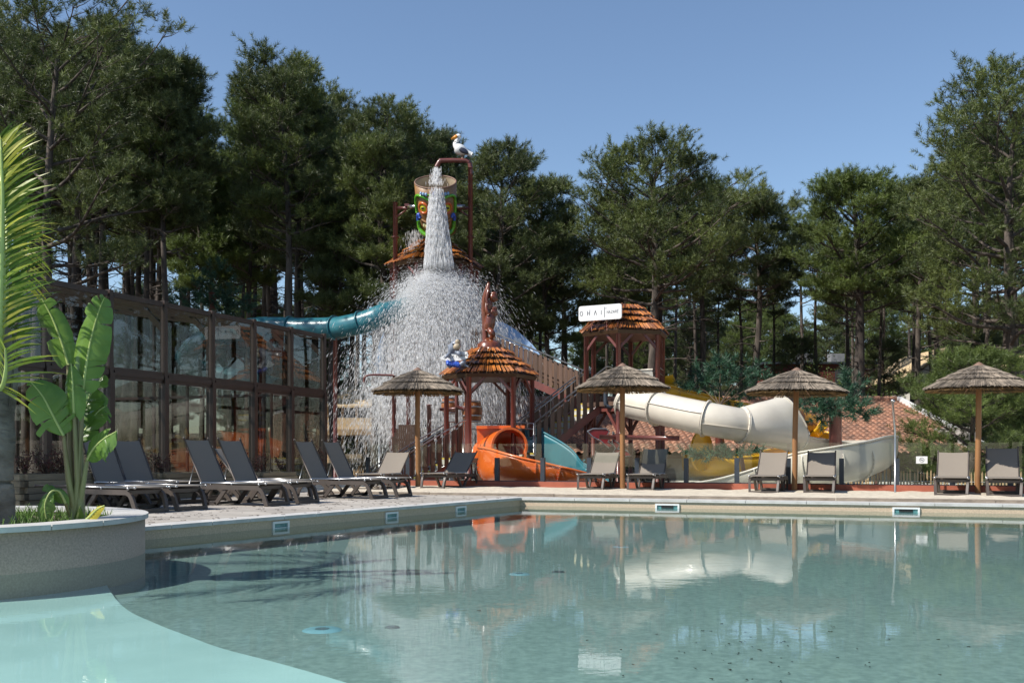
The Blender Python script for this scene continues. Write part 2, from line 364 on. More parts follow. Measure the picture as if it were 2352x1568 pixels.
# pale raised shelf on the left, its curved edge measured on the floor
def at_z(x, y, z): Y = (CH-z)*F/(y-HY); return ((x-CX)*Y/F, Y)
edge = [at_z(x, y, -0.195) for x, y in ((238, 1300), (240, 1325), (252, 1355), (290, 1398), (360, 1432), (430, 1459), (510, 1488), (640, 1522), (800, 1568), (1100, 1660), (1500, 1850))]
edge = [(p.x, p.y) for p in catmull([(a, b, 0) for a, b in edge], 5)]
struct('pool_shelf', prism_xy([(-14, edge[0][1]+0.2), (edge[0][0], edge[0][1]+0.2)]+edge+[(edge[-1][0], -6.9), (-13.9, -6.9)], -0.216, -0.195), M['shelf'])
w = MB(); w.add([(p[0], p[1], 0) for p in pool_pts], [tuple(range(6))])
wo_ = struct('pool_water', w, M['water'])
def strip(a, b, n, d0, d1, z0, z1):
    a, b, n = Vector(a), Vector(b), Vector(n)
    return [(a+n*d0).to_tuple()[:2], (b+n*d0).to_tuple()[:2], (b+n*d1).to_tuple()[:2], (a+n*d1).to_tuple()[:2]]
K = Vector((-0.26, 18.62, 0))   # mitre of the two copings
wl = MB(); wl.prism([(q[0], q[1], -0.5) for q in [(A0.x, A0.y), (A2.x, A2.y), ((A2+ln*.2).x, (A2+ln*.2).y), (A0+ln*.2-lu*.3).to_tuple()[:2]]], (0, 0, 0.61))
wl.prism([(q[0], q[1], -0.5) for q in [(A0+fn*.2-fu*.1).to_tuple()[:2], A0.to_tuple()[:2], B1.to_tuple()[:2], (B1+fn*.2).to_tuple()[:2]]], (0, 0, 0.608))
wl.prism([(26, -7, -.5), (26.2, -7, -.5), (26.2, B1.y, -.5), (26, B1.y, -.5)], (0, 0, .6))
struct('pool_wall', wl, M['poolwall'])
cp = MB(); ov = 0.03
a = A0-ln*ov
def cop(a, b, n, wd, seg, gap=0.004):
    d = (b-a); Lg = d.length; d.normalize(); k = int(Lg/seg)
    for i in range(k):
        p = a+d*(i*Lg/k+gap); q = a+d*((i+1)*Lg/k-gap)
        cp.prism([(*p[:2], .106), (*q[:2], .106), (*(q+n*wd)[:2], .106), (*(p+n*wd)[:2], .106)], (0, 0, .044))
cop(A0-ln*ov+lu*0.05, A2-ln*ov, ln, 0.33, 0.6); cop(A0-fn*ov+fu*0.03, B1-fn*ov, fn, 0.33, 1.0)
cp.prism([(*(A0-ln*ov+lu*0.05)[:2], .106), (*(A0+ln*.3+lu*0.05)[:2], .106), (*(A0+ln*.3-lu*.32)[:2], .106), (*(A0+fn*.3+fu*.03)[:2], .106), (*(A0-fn*ov+fu*.03)[:2], .106)], (0, 0, .043))
struct('pool_coping', cp, M['coping'])
def TL(X): return pool_y(X)+0.62      # timber edging line
dk = MB(); dk.prism([(p[0], p[1], -.6) for p in [(A0+ln*.31-lu*.3).to_tuple()[:2], (A2+ln*.31).to_tuple()[:2], (-30, 4), (-30, 6), (-12.3, 7.8), (-5.1, 26.3), (-4.2, 26), (-4.0, TL(-4.0)+.02), (A0+ln*.0-lu*.5).to_tuple()[:2]]], (0, 0, .746))
dk.prism([(*(A0+fn*.31-fu*.4)[:2], -.6), (*(A0+fn*.31)[:2], -.6), (*(B1+fn*.31)[:2], -.6), (*(B1+fn*.63)[:2], -.6), (*(A0+fn*.63-fu*.4)[:2], -.6)], (0, 0, .742))
# plank joints are modelled as shallow boards
struct('deck', dk, M['deck'])
bd = MB(); rg = random.Random(5)
for i in range(90):
    t0 = -0.5+i*0.155
    if t0 > 12.4: break
    p = A0+lu*t0+ln*0.315; q = A0+lu*(t0+0.147)+ln*0.315
    ln2 = 6.8 if t0 > 1.5 else 2.5+t0*2.5
    z = .149+rg.uniform(-.0006, .0006)
    bd.prism([(*p[:2], .1465), (*q[:2], .1465), (*(q+ln*ln2)[:2], .1465), (*(p+ln*ln2)[:2], .1465)], (0, 0, z-.1465))
M['deckb'] = mat('pale deck boards', (0.42, 0.385, 0.34), 0.7, (0.33, 0.3, 0.265), 2.2, bump=0.25, bscale=60, island=.13)
struct('deck_boards', bd, M['deckb'])
def sandmesh():
    nx, ny = 260, 24; V = []; rg = np.random.default_rng(4)
    ph = rg.uniform(0, 6.28, (14, 3)); fr = rg.uniform(1.5, 11, (14, 2))
    for j in range(ny):
        for i in range(nx):
            X = -4.0+i*30.0/(nx-1); s = j/(ny-1); Y = TL(X)+0.05+s*(wall_y(X)-TL(X)-0.05)
            b = sum(math.sin(fr[k, 0]*X+ph[k, 0])*math.sin(fr[k, 1]*Y+ph[k, 1])/(1+fr[k, 0]*.25) for k in range(14))
            z = 0.165+0.011*b*min(1, s*6)+0.02*math.sin(s*math.pi)
            V.append((X, Y, z))
    Fc = [(j*nx+i, j*nx+i+1, (j+1)*nx+i+1, (j+1)*nx+i) for j in range(ny-1) for i in range(nx-1)]
    tag(arrmesh('sand', V, Fc, M['sand'], smooth=True), kind='structure')
sandmesh()
te = MB(); X = -4.0; rg = random.Random(2)
while X < 26:
    X2 = X+2.4; te.beam((X, TL(X), .145), (X2-.01, TL(X2-.01), .145+rg.uniform(-.006, .006)), .06, .1); X = X2
tag(te.build('sand_edging', M['timber_edge'], loc=(0, TL(0), .1)), 'low weathered timber board edging the sand along the pool', 'edging')
pad = MB().prism([(-6.4, 34, -.65), (-4.1, 26, -.65), (-4.05, wall_y(-4.05)+.2, -.65), (26, wall_y(26)+.2, -.65), (26, 26, 0), (14, 30, 0), (-4, 34, 0)], (0, 0, .075))
struct('playground_floor', pad, M['step'])

# ------------------------------------------------------------------ red kerb wall and glass fence
rw = MB()
for X in (-3.2,):
    p = Vector((X, wall_y(X), 0)); q = Vector((14, wall_y(14), 0)); rw.beam(p+Vector((0, .1, .16)), q+Vector((0, .1, .16)), .2, .27)
tag(rw.build('kerb_wall', M['redwall'], loc=(4, wall_y(4), .05)), 'long low terracotta red wall behind the sand, under the glass fence', 'wall')
gf = thing('glass_fence', 'long clear glass fence on short dark posts along the red kerb wall', 'fence', (4, wall_y(4), .29))
posts = []
for px in (938, 1040, 1142, 1247, 1354, 1463.6, 1576.3, 1692.7, 1811, 1933, 2060, 2188, 2321, 2460):
    k = (px-CX)/F; Y = 23.5/(1+.337*k); posts.append(Vector((k*Y, Y, 0)))
ang = math.atan(-.337)
for p in posts:
    MB().box((p.x, p.y, .57), (.1, .1, .56), ang).build('post', M['slate'], gf)
for a, b in zip(posts, posts[1:]):
    d = (b-a).normalized(); mid = (a+b)/2
    MB().box((mid.x, mid.y, .745), ((b-a).length-.06, .014, .87), ang).build('glass_pane', M['glass'], gf)
    MB().box((mid.x, mid.y, .3), ((b-a).length-.12, .04, .025), ang).build('base_rail', M['slate'], gf)
# two bare posts and panes carrying on to the left
gl = thing('glass_fence', 'short run of clear glass fence between dark posts left of the first parasol', 'fence', (-4.5, 24.9, .15))
pl = [Vector((-3.55, 24.55, 0)), Vector((-2.75, 24.35, 0))]
for p in pl: MB().tube([(p.x, p.y, .1), (p.x, p.y, .86)], .055, 10).build('post', M['slate'], gl)
MB().box((-3.15, 24.45, .65), (.78, .014, 1.05), math.atan2(-.2, .8)).build('glass_pane', M['glass'], gl)
# paper notice on the glass
p = P(2117, 1058, 19.9)
nt_ = thing('paper_notice', 'white paper notice with a crossed out circle on the glass fence', 'notice', p)
ns = posts[10]+(posts[11]-posts[10])*.45; fd = (posts[11]-posts[10]).normalized(); fo = Vector((fd.y, -fd.x, 0))
c = ns+fo*.022; c.z = .82
MB().prism([c-fd*.11+Vector((0, 0, -.075)), c+fd*.11+Vector((0, 0, -.075)), c+fd*.11+Vector((0, 0, .075)), c-fd*.11+Vector((0, 0, .075))], fo*.003).build('sheet', M['white'], nt_)
rb = MB(); cc = c+fo*.005
rb.tube([cc+fd*(.045*math.cos(t*.35))+Vector((0, 0, .045*math.sin(t*.35))) for t in range(19)], .0045, 5, False)
rb.tube([cc+fd*-.032+Vector((0, 0, .032)), cc+fd*.032+Vector((0, 0, -.032))], .0045, 5)
rb.tube([cc+fd*-.028+Vector((0, 0, -.01)), cc+fd*.028+Vector((0, 0, .008))], .006, 5)
rb.build('symbol', M['grey'], nt_)

# ------------------------------------------------------------------ pool skimmers and floor fittings
def skimmer(c, d, n, wd, ht, label, far):
    """mouth in the pool wall: c centre on the wall, d along it, n out into the pool"""
    t = thing('pool_skimmer', label, 'skimmer', c, 'white framed skimmer mouths in the pool wall'); c = Vector(c); U = Vector((0, 0, 1)); f = MB()
    for s in (-1, 1):
        f.beam(c+d*(s*(wd/2-.015))-U*ht/2+n*.012, c+d*(s*(wd/2-.015))+U*ht/2+n*.012, .03, .03, n)
        f.beam(c-d*(wd/2-.03)+U*(s*(ht/2-.014))+n*.012, c+d*(wd/2-.03)+U*(s*(ht/2-.014))+n*.012, .03, .028, U)
    f.build('frame', M['white'], t)
    b = MB().prism([c-d*(wd/2-.02)-U*(ht/2-.02), c+d*(wd/2-.02)-U*(ht/2-.02), c+d*(wd/2-.02)+U*(ht/2-.02), c-d*(wd/2-.02)+U*(ht/2-.02)], n*.006)
    b.build('throat', M['skim'], t)
    if far: MB().beam(c-d*(wd*.25)+n*.01+U*.012, c+d*(wd*.25)+n*.01+U*.012, .004, .05, U).build('flap', M['black'], t)
M['inletblue'] = mat('pale aqua plastic', (0.42, 0.55, 0.6), 0.5)
M['fitting'] = mat('dark grey plastic', (0.12, 0.13, 0.13), 0.5)
M['skim'] = mat('wet teal plastic', (0.12, 0.28, 0.28), 0.3, (0.05, 0.16, 0.17), 8)
for px, lab in ((1533, 'wide white skimmer in the far pool wall, below the parasol at the middle'), (2081, 'wide white skimmer in the far pool wall, right of the shower')):
    k = (px-CX)/F; Y = (18.25+.307*.15)/(1+.307*k); skimmer((k*Y, Y, .015), fu, -fn, .42, .125, lab, True)
for px, lab in ((643, 'skimmer in the left pool wall, the one nearest the planter'), (898, 'skimmer in the left pool wall, middle of the three there'), (1057, 'skimmer in the left pool wall, nearest the far corner')):
    k = (px-CX)/F; sl_ = (A0.x-A1.x)/(A0.y-A1.y); Y = (A0.x-sl_*A0.y)/(k-sl_); skimmer((k*Y, Y, .03), lu, -ln, .30, .11, lab, False)
for i, (px, py, r, mt, lab) in enumerate(((740, 1443, .14, 'inletblue', 'large pale blue round inlet in the pool floor, nearest to view'), (901, 1437.5, .055, 'fitting', 'small dark round fitting in the pool floor beside the large pale inlet'),
        (1193, 1316, .11, 'inletblue', 'pale blue round inlet in the pool floor near the middle of the pool'), (1426, 1254, .11, 'inletblue', 'pale blue round inlet in the pool floor farthest out near the far wall'),
        (1282, 1311, .07, 'fitting', 'small dark fitting in the pool floor right of the middle inlet'))):
    x, y = at_z(px, py, -.21); o = MB().lathe([(r*.35, .012), (r*.8, .012), (r, .0)], 20, (x, y, -.222))
    q = thing('pool_inlet', lab, 'pool inlet', (x, y, -.22), 'round fittings in the pool floor')
    o.build('ring', M[mt], q); MB().lathe([(0.001, .014), (r*.34, .014)], 16, (x, y, -.222)).build('plug', M['grey'], q)
x, y = at_z(288, 1297, -.12)
q = tag(MB().lathe([(.001, .02), (.07, .02), (.085, .0)], 20, (x-.02, y-.1, -.169)).build('pool_light', M['white'], loc=(x, y-.1, -.169)), 'round pale underwater light set low beside the curved planter', 'pool light')

# ------------------------------------------------------------------ curved planter
PC = (-5.4, 9.25); PR = 1.87
pt_ = thing('planter', 'curved beige stone planter with pale rim standing in the pool', 'planter', (*PC, -.22))
MB().lathe([(PR, -.3), (PR, .335), (PR-.05, .335), (PR-.05, .36), (PR-.26, .36), (PR-.26, .1)], 96, (*PC, 0)).build('wall', M['poolwall'], pt_)
rim = MB()
for k in range(22):
    a0, a1 = 2*math.pi*k/22+.003, 2*math.pi*(k+1)/22-.003; n = 5
    pts = [(PC[0]+(PR+.03)*math.cos(a0+(a1-a0)*i/n), PC[1]+(PR+.03)*math.sin(a0+(a1-a0)*i/n), .337) for i in range(n+1)]+[(PC[0]+(PR-.30)*math.cos(a1+(a0-a1)*i/n), PC[1]+(PR-.30)*math.sin(a1+(a0-a1)*i/n), .337) for i in range(n+1)]
    rim.prism(pts, (0, 0, .045))
rim.build('rim', M['coping'], pt_)
MB().lathe([(.001, .325), (PR-.27, .3)], 40, (*PC, 0), cap=False).build('soil', M['soil'], pt_)
n = 2600; th = RNG.uniform(0, 2*math.pi, n); rr = (PR-.33)*np.sqrt(RNG.uniform(0, 1, n)); bx = PC[0]+rr*np.cos(th); by = PC[1]+rr*np.sin(th)
def blades(name, base, direc, L, Wd, mt, parent=None, loc=None):
    base = np.asarray(base); n = len(base); d = direc/np.linalg.norm(direc, axis=1, keepdims=True)
    s_ = np.cross(d, RNG.normal(size=(n, 3))); s_ /= np.linalg.norm(s_, axis=1, keepdims=True)+1e-9
    L = np.broadcast_to(L, (n,))[:, None]; Wd = np.broadcast_to(Wd, (n,))[:, None]
    V = np.stack([base-s_*Wd/2, base+s_*Wd/2, base+d*L+s_*Wd*.15, base+d*L-s_*Wd*.15], 1)
    return arrmesh(name, V, np.arange(4*n).reshape(n, 4), mt, parent, loc)
dr = np.stack([RNG.normal(0, .5, n), RNG.normal(0, .5, n), np.full(n, 1.0)], 1)
g = blades('grass', np.stack([bx, by, np.full(n, .3)], 1), dr, RNG.uniform(.05, .17, n), .013, M['grass']); tag(g, kind='stuff', label='fresh green weeds and grass in the curved planter', cat='grass')

# ------------------------------------------------------------------ pines
PZ = {}
class Acc:
    """collects needle shoots: base, direction, length"""
    def __init__(s): s.b = []; s.d = []; s.l = []
def needles(name, ac, mt, parent, per=20, nl=.2, nw=.03, rng=None):
    b = np.array(ac.b); d = np.array(ac.d); l = np.array(ac.l); d /= np.linalg.norm(d, axis=1, keepdims=True)+1e-9
    n = len(b); b = np.repeat(b, per, 0); d = np.repeat(d, per, 0); l = np.repeat(l, per)
    t = rng.uniform(0, 1, n*per); rad = rng.normal(size=(n*per, 3)); rad -= d*(rad*d).sum(1, keepdims=True); rad /= np.linalg.norm(rad, axis=1, keepdims=True)+1e-9
    o = b+d*(l*t)[:, None]
    nd_ = d*(0.35+0.6*t)[:, None]+rad*(1.0-0.35*t)[:, None]+rng.normal(0, .12, (n*per, 3)); nd_ /= np.linalg.norm(nd_, axis=1, keepdims=True)
    s_ = np.cross(nd_, rng.normal(size=nd_.shape)); s_ /= np.linalg.norm(s_, axis=1, keepdims=True)+1e-9
    L = (nl*rng.uniform(.7, 1.15, n*per))[:, None]
    V = np.stack([o-s_*nw/2, o+s_*nw/2, o+nd_*L], 1)
    return arrmesh(name, V, np.arange(3*len(o)).reshape(-1, 3), mt, parent)
def make_pine(seed, H, cb, CR, rt, lean=(0, 0), mt='needle_a', bark='bark', limbs=26, subs=8, shoots=10, wig=.25, flat=0.6, per=40, low_dead=10, top_open=0.0, nsz=1.0, skew=0.0):
    """H height, cb crown base as fraction, CR crown radius, rt trunk radius at the foot"""
    r = random.Random(seed); rng = np.random.default_rng(seed)
    root = thing('pine_tree', 'pine', 'tree', (0, 0, 0)); T = MB()
    px_, py_ = r.uniform(0, 6.28), r.uniform(0, 6.28)
    def tp(s): return Vector((lean[0]*s**1.3*H+wig*math.sin(s*4.2+px_)*s, lean[1]*s*H+wig*math.sin(s*3.6+py_)*s, s*H*0.96))
    def tr(s): return rt*(1.0-0.78*s**0.9)+0.015+rt*.25*math.exp(-s*40)
    T.tube([tp(i/26)+Vector((0, 0, -.5 if i == 0 else 0)) for i in range(27)], [tr(i/26) for i in range(27)], 10)
    ac = Acc()
    def shoot(p, d):
        ac.b.append(tuple(p)); ac.d.append(tuple(d)); ac.l.append(r.uniform(.16, .34)*nsz)
    for i in range(limbs):
        s = cb+(1-cb)*((i+r.uniform(-.4, .4)+.5)/limbs)**1.0; s = min(.99, max(cb*.9, s))
        u = (s-cb)/(1-cb); env = max(.2, (1-max(0, u)**2.2)**.55*(flat+(1-flat)*min(1, max(0, u)*3.5)))
        az = i*2.39996+r.uniform(-.5, .5); Lb = CR*env*r.uniform(.62, 1.12)*(1+skew*math.cos(az))
        el = (-.12+.85*u)*r.uniform(.6, 1.3)+.1
        p0 = tp(s); d = Vector((math.cos(az), math.sin(az), 0)); pts = []
        bend = r.uniform(-.35, .35); m = 7
        for k in range(m+1):
            t = k/m; a2 = az+bend*t; dd = Vector((math.cos(a2), math.sin(a2), 0))
            pts.append(p0+dd*(Lb*t*math.cos(el*.8))+Vector((0, 0, Lb*(math.sin(el)*t+.22*t*t-.06*math.sin(t*7+i)*.5))))
        r0 = min(tr(s)*.55, .03+.022*Lb); T.tube(pts, [r0*(1-.85*k/m)+.007 for k in range(m+1)], 6, False)
        for j in range(subs):
            t = .3+.7*(j+r.uniform(.1, .9))/subs; k = min(m-1, int(t*m)); q = pts[k].lerp(pts[k+1], t*m-k)
            side = 1 if j % 2 else -1; a3 = az+bend*t+side*r.uniform(.35, 1.15); sl2 = (.32+.38*(1-t))*CR*.5*r.uniform(.6, 1.3)
            up_ = r.uniform(.25, .8); e = q+Vector((math.cos(a3)*sl2, math.sin(a3)*sl2, sl2*up_)); mid = q.lerp(e, .5)+Vector((0, 0, -.08*sl2))
            T.tube([q, mid, e], [.02, .013, .007], 4, False)
            for x_ in range(shoots):
                v = r.uniform(.7, 1.1); of = Vector((r.gauss(0, .2), r.gauss(0, .2), abs(r.gauss(0, .13))))*(.7+.07*CR); c_ = q.lerp(e, v)+of
                dd = of.normalized()*.9+Vector((math.cos(a3)*.3+r.gauss(0, .2), math.sin(a3)*.3+r.gauss(0, .2), .75))
                shoot(c_, dd)
        for x_ in range(3): shoot(pts[-1]+Vector((r.gauss(0, .1), r.gauss(0, .1), .05)), (d.x*.6+r.gauss(0, .3), d.y*.6+r.gauss(0, .3), .7))
    top = tp(1.0)
    for x_ in range(10): shoot(top+Vector((r.gauss(0, .25), r.gauss(0, .25), r.uniform(-.6, .1))), (r.gauss(0, .3), r.gauss(0, .3), 1))
    for i in range(low_dead):      # bare dead branches under the crown
        s = cb*r.uniform(.5, 1.05); az = r.uniform(0, 6.28); L2 = r.uniform(.5, 1.0)*min(2.6, CR*.55); p0 = tp(s)
        q1 = p0+Vector((math.cos(az)*L2*.5, math.sin(az)*L2*.5, L2*r.uniform(-.1, .2))); a2 = az+r.uniform(-.6, .6)
        q2 = q1+Vector((math.cos(a2)*L2*.5, math.sin(a2)*L2*.5, L2*r.uniform(-.25, .3))); T.tube([p0, q1, q2], [.035, .022, .006], 4, False)
        for y_ in range(4):
            w_ = q1.lerp(q2, r.uniform(0, 1)); a4 = a2+r.choice((-1, 1))*r.uniform(.5, 1.2); T.tube([w_, w_+Vector((math.cos(a4)*L2*.3, math.sin(a4)*L2*.3, r.uniform(-.3, .25)*L2))], [.012, .004], 3, False)
    tk = T.build('trunk', M[bark], root); PZ[root.name] = float(np.percentile(np.array(ac.b)[:, 2], 99.5))+.35
    needles('crown', ac, M[mt], root, per, .17*nsz, .0155*nsz, rng)
    return root
def skyline(x):
    xs = [-200, 0, 280, 330, 450, 520, 535, 600, 720, 800, 850, 950, 1040, 1150, 1225, 1240, 1320, 1400, 1500, 1600, 1645, 1700, 1800, 1850, 1950, 2040, 2100, 2125, 2200, 2300, 2352, 2700]
    ys = [-60, -30, 10, 90, 125, 190, 200, 130, 120, 180, 240, 250, 300, 345, 420, 450, 420, 400, 345, 330, 430, 470, 450, 395, 390, 440, 430, 350, 280, 190, 160, 120]
    return float(np.interp(x, xs, ys))
def ground_at(X, Y): return gz(X, Y)
# trees one can tell apart: foot x, depth, top y, crown base share, crown radius in px, trunk width px, lean, needles, seed, label
SOLO = [
 (118, 33, -55, .45, 300, 28, (.0, 0), 'needle_a', 11, 'tallest pine at the far left, its thick trunk rising behind the glass enclosure', dict(limbs=34, skew=.3)),
 (345, 36, 118, .6, 150, 17, (.0, 0), 'needle_a', 12, 'dark trunked pine with forking limbs, behind the third enclosure post', {}),
 (380, 35, 118, .62, 125, 17, (.02, 0), 'needle_b', 13, 'pine whose pale lichen grey trunk leans right behind the enclosure roof', dict(wig=.5)),
 (462, 43, 330, .55, 75, 11, (0, 0), 'needle_c', 14, 'slim pine standing in the patch of open sky behind the enclosure', {}),
 (655, 37, 112, .62, 155, 20, (.0, 0), 'needle_a', 15, 'tall pine with a straight pale trunk rising above the end of the teal tube', dict(limbs=30)),
 (682, 39, 225, .56, 130, 19, (.025, 0), 'needle_b', 16, 'leaning brown trunked pine just right of the pale trunked one', dict(limbs=26)),
 (862, 42, 228, .52, 150, 16, (.02, 0), 'needle_a', 17, 'bushy pine standing behind the left post of the bucket tower', dict(limbs=30)),
 (1000, 46, 285, .5, 130, 15, (0, 0), 'needle_b', 18, 'dark pine directly behind the tipping bucket', {}),
 (1140, 41, 328, .46, 140, 17, (.0, 0), 'needle_b', 19, 'dense pine right of the pelican, its crown open to the sky on the right', dict(limbs=32, skew=.15)),
 (1490, 39, 318, .55, 225, 24, (.018, 0), 'needle_a', 20, 'broad pine leaning right above the thatched platform with the name sign', dict(limbs=34, flat=.75, skew=.1)),
 (1255, 44, 408, .42, 110, 13, (0, 0), 'needle_b', 21, 'dark pine filling the gap left of the broad pine', {}),
 (1722, 44, 442, .62, 125, 18, (.035, 0), 'needle_b', 22, 'pine with a trunk curving right, between the name sign and the third parasol', dict(wig=.5)),
 (1972, 40, 385, .56, 150, 28, (-.005, 0), 'needle_c', 23, 'stout dark trunked pine above the third parasol, right of its tip', dict(limbs=34)),
 (2110, 45, 400, .5, 120, 14, (0, 0), 'needle_b', 24, 'mid green pine between the stout one and the big pine at the right edge', {}),
 (2330, 34, 150, .34, 290, 26, (.0, 0), 'needle_a', 25, 'very large pine filling the right edge of the view', dict(limbs=44, subs=8)),
 (772, 38, 440, .58, 90, 13, (-.02, 0), 'needle_b', 27, 'dark slim pine leaning left beside the end of the glass enclosure', dict(low_dead=16, wig=.5)),
 (884, 36, 300, .5, 110, 26, (0, 0), 'needle_a', 28, 'thick grey trunked pine behind the falling water, left of the tower', {}),
 (570, 44, 200, .5, 90, 11, (0, 0), 'needle_c', 26, 'narrow pine left of the straight pale trunk', {}),
]
def trunk_px(w, Y): return w*Y/F/2
masters = []
for (fx, Y, ty, cb, cr, tw, lean, nm, seed, lab, kw) in SOLO:
    X = (fx-CX)*Y/F; g0 = ground_at(X, Y); top = CH-(ty-HY)*Y/F; H = top-g0
    k = dict(limbs=30, low_dead=12, nsz=1.15); k.update(kw)
    t = make_pine(seed, H, cb, cr*Y/F, trunk_px(tw, Y)*1.15, lean, nm, 'bark' if seed not in (12, 18, 23) else 'bark_dark', **k)
    place(t, (X, Y, g0), 0, (1, 1, H/PZ[t.name]), lab, 'pines standing at the near edge of the wood'); masters.append((t, H))
# wood further back: four kinds, copied
kinds = [make_pine(41, 16, .64, 2.7, .2, (.01, .01), 'needle_a', limbs=24, low_dead=16),
         make_pine(42, 16, .68, 2.4, .17, (-.02, .0), 'needle_b', 'bark_dark', limbs=22, low_dead=18, wig=.5),
         make_pine(43, 16, .6, 2.8, .22, (.02, .0), 'needle_a', 'bark_dark', limbs=26, low_dead=16),
         make_pine(44, 16, .66, 2.3, .15, (-.01, .0), 'needle_c', limbs=22, low_dead=14, wig=.4)]
low = [make_pine(51, 9, .12, 2.8, .13, (0, 0), 'needle_b', 'bark_dark', limbs=30, low_dead=4),
       make_pine(52, 9, .08, 2.5, .12, (.02, 0), 'needle_c', limbs=28, low_dead=4)]
KLAB = ['grey trunked pine', 'dark bent pine', 'broad dark pine', 'thin bright pine']
LLAB = ['low dark young pine', 'low bright young pine']
used = [0]*6; rt_ = random.Random(99)
MARKS = ((60, 'at the left edge behind the palm'), (180, 'above the enclosure, behind the banana plant'), (290, 'behind the second bay of the enclosure roof'), (400, 'behind the third bay of the enclosure roof'), (520, 'in the gap behind the enclosure'), (620, 'behind the far end of the enclosure roof'), (740, 'above the end of the teal tube'),
 (850, 'left of the falling water'), (960, 'behind the left post of the bucket frame'), (1060, 'behind the tipping bucket'), (1160, 'behind the carved statue'), (1250, 'above the upper stairs'), (1330, 'just left of the name sign'), (1440, 'behind the name sign'), (1560, 'right of the signed platform roof'), (1660, 'above the cream tube'), (1760, 'left of the third parasol tip'), (1860, 'behind the third parasol'),
 (1960, 'right of the third parasol'), (2060, 'above the tiled roof corner'), (2160, 'left of the rightmost parasol tip'), (2260, 'behind the rightmost parasol'), (2600, 'at the right edge of the view'))
def where(fx, Y, ty):
    return ('near' if Y < 58 else 'midway' if Y < 80 else 'far')+' in the wood, '+next(t for x, t in MARKS if fx < x)
def put(kind, fx, Y, ty):
    X = (fx-CX)*Y/F; g0 = ground_at(X, Y); H = CH-(ty-HY)*Y/F-g0
    if kind < 4: src, h0, lab, grp = kinds[kind], PZ[kinds[kind].name], KLAB[kind], 'slender pines of the crowded wood behind'
    else: src, h0, lab, grp = low[kind-4], PZ[low[kind-4].name], LLAB[kind-4], 'young pines low between the trunks'
    if H < 3: return
    t = src if not used[kind] else copy_tree(src); used[kind] += 1
    s = H/h0; sx = s*rt_.uniform(.85, 1.15) if s > .75 else s
    place(t, (X, Y, g0-.1), rt_.uniform(0, 6.28), (sx, sx, s), lab+', '+where(fx, Y, ty), grp)
for Y, step, dy0, dy1 in ((47, 92, 40, 150), (54, 85, 70, 230), (62, 80, 100, 300), (74, 72, 140, 340), (90, 64, 180, 360)):
    x = -60+rt_.uniform(0, step)
    while x < 2440:
        Yj = Y+rt_.uniform(-3, 3); ty = skyline(x)+rt_.uniform(dy0, dy1)
        if ty < 620 and not (430 < x < 520 and Y < 80): put(rt_.randrange(4), x, Yj, ty)
        x += step*rt_.uniform(.6, 1.4)
for Y, step, y0, y1 in ((52, 280, 720, 850), (68, 150, 690, 830), (80, 70, 670, 800), (95, 56, 650, 790), (118, 44, 630, 770)):
    x = -60+rt_.uniform(0, step)
    while x < 2440:
        if not (770 < x < 900) and not (1235 < x < 1330) and not (430 < x < 520): put(4+rt_.randrange(2), x, Y+rt_.uniform(-5, 5), rt_.uniform(y0, y1))
        x += step*rt_.uniform(.6, 1.4)
for i in range(14):
    a_ = i*.16; x_, y_ = 24+3*math.sin(i*2.1), 14+i*2.2
    t = copy_tree(kinds[i % 4]); place(t, (x_+i*.4, y_, 0), i*1.1, (1.0, 1.0, .85+.1*math.sin(i)), 'slender pine beyond the right edge of the view, seen in the enclosure glass', 'pines beyond the right edge of the view')
for i in range(13):  # unseen pines added so the fence glass reflects less bright sky
    t = copy_tree(kinds[(i*3+1) % 4]); place(t, (-34+i*6.3+1.5*math.sin(i*5), -24-2*math.sin(i*3.3), -.2), i*1.7, (1.2, 1.2, .95+.1*math.sin(i*2)), 'slender pine added out of view behind the viewer to darken the fence glass', 'pines added out of view behind the viewer')
# a pine just left of the view shades the deck beside the enclosure
for X, Y, H, lab in ((-15.5, 10.5, 10, 'pine standing out of view to the left, shading the deck'), (-19.5, 17.5, 11, 'second pine standing out of view to the left, by the enclosure')):
    t = copy_tree(masters[0][0] if X > -16 else masters[9][0]); s = H/(masters[0][1] if X > -16 else masters[9][1])
    place(t, (X, Y, .1), 1.2, s, lab, 'pines left of the deck')

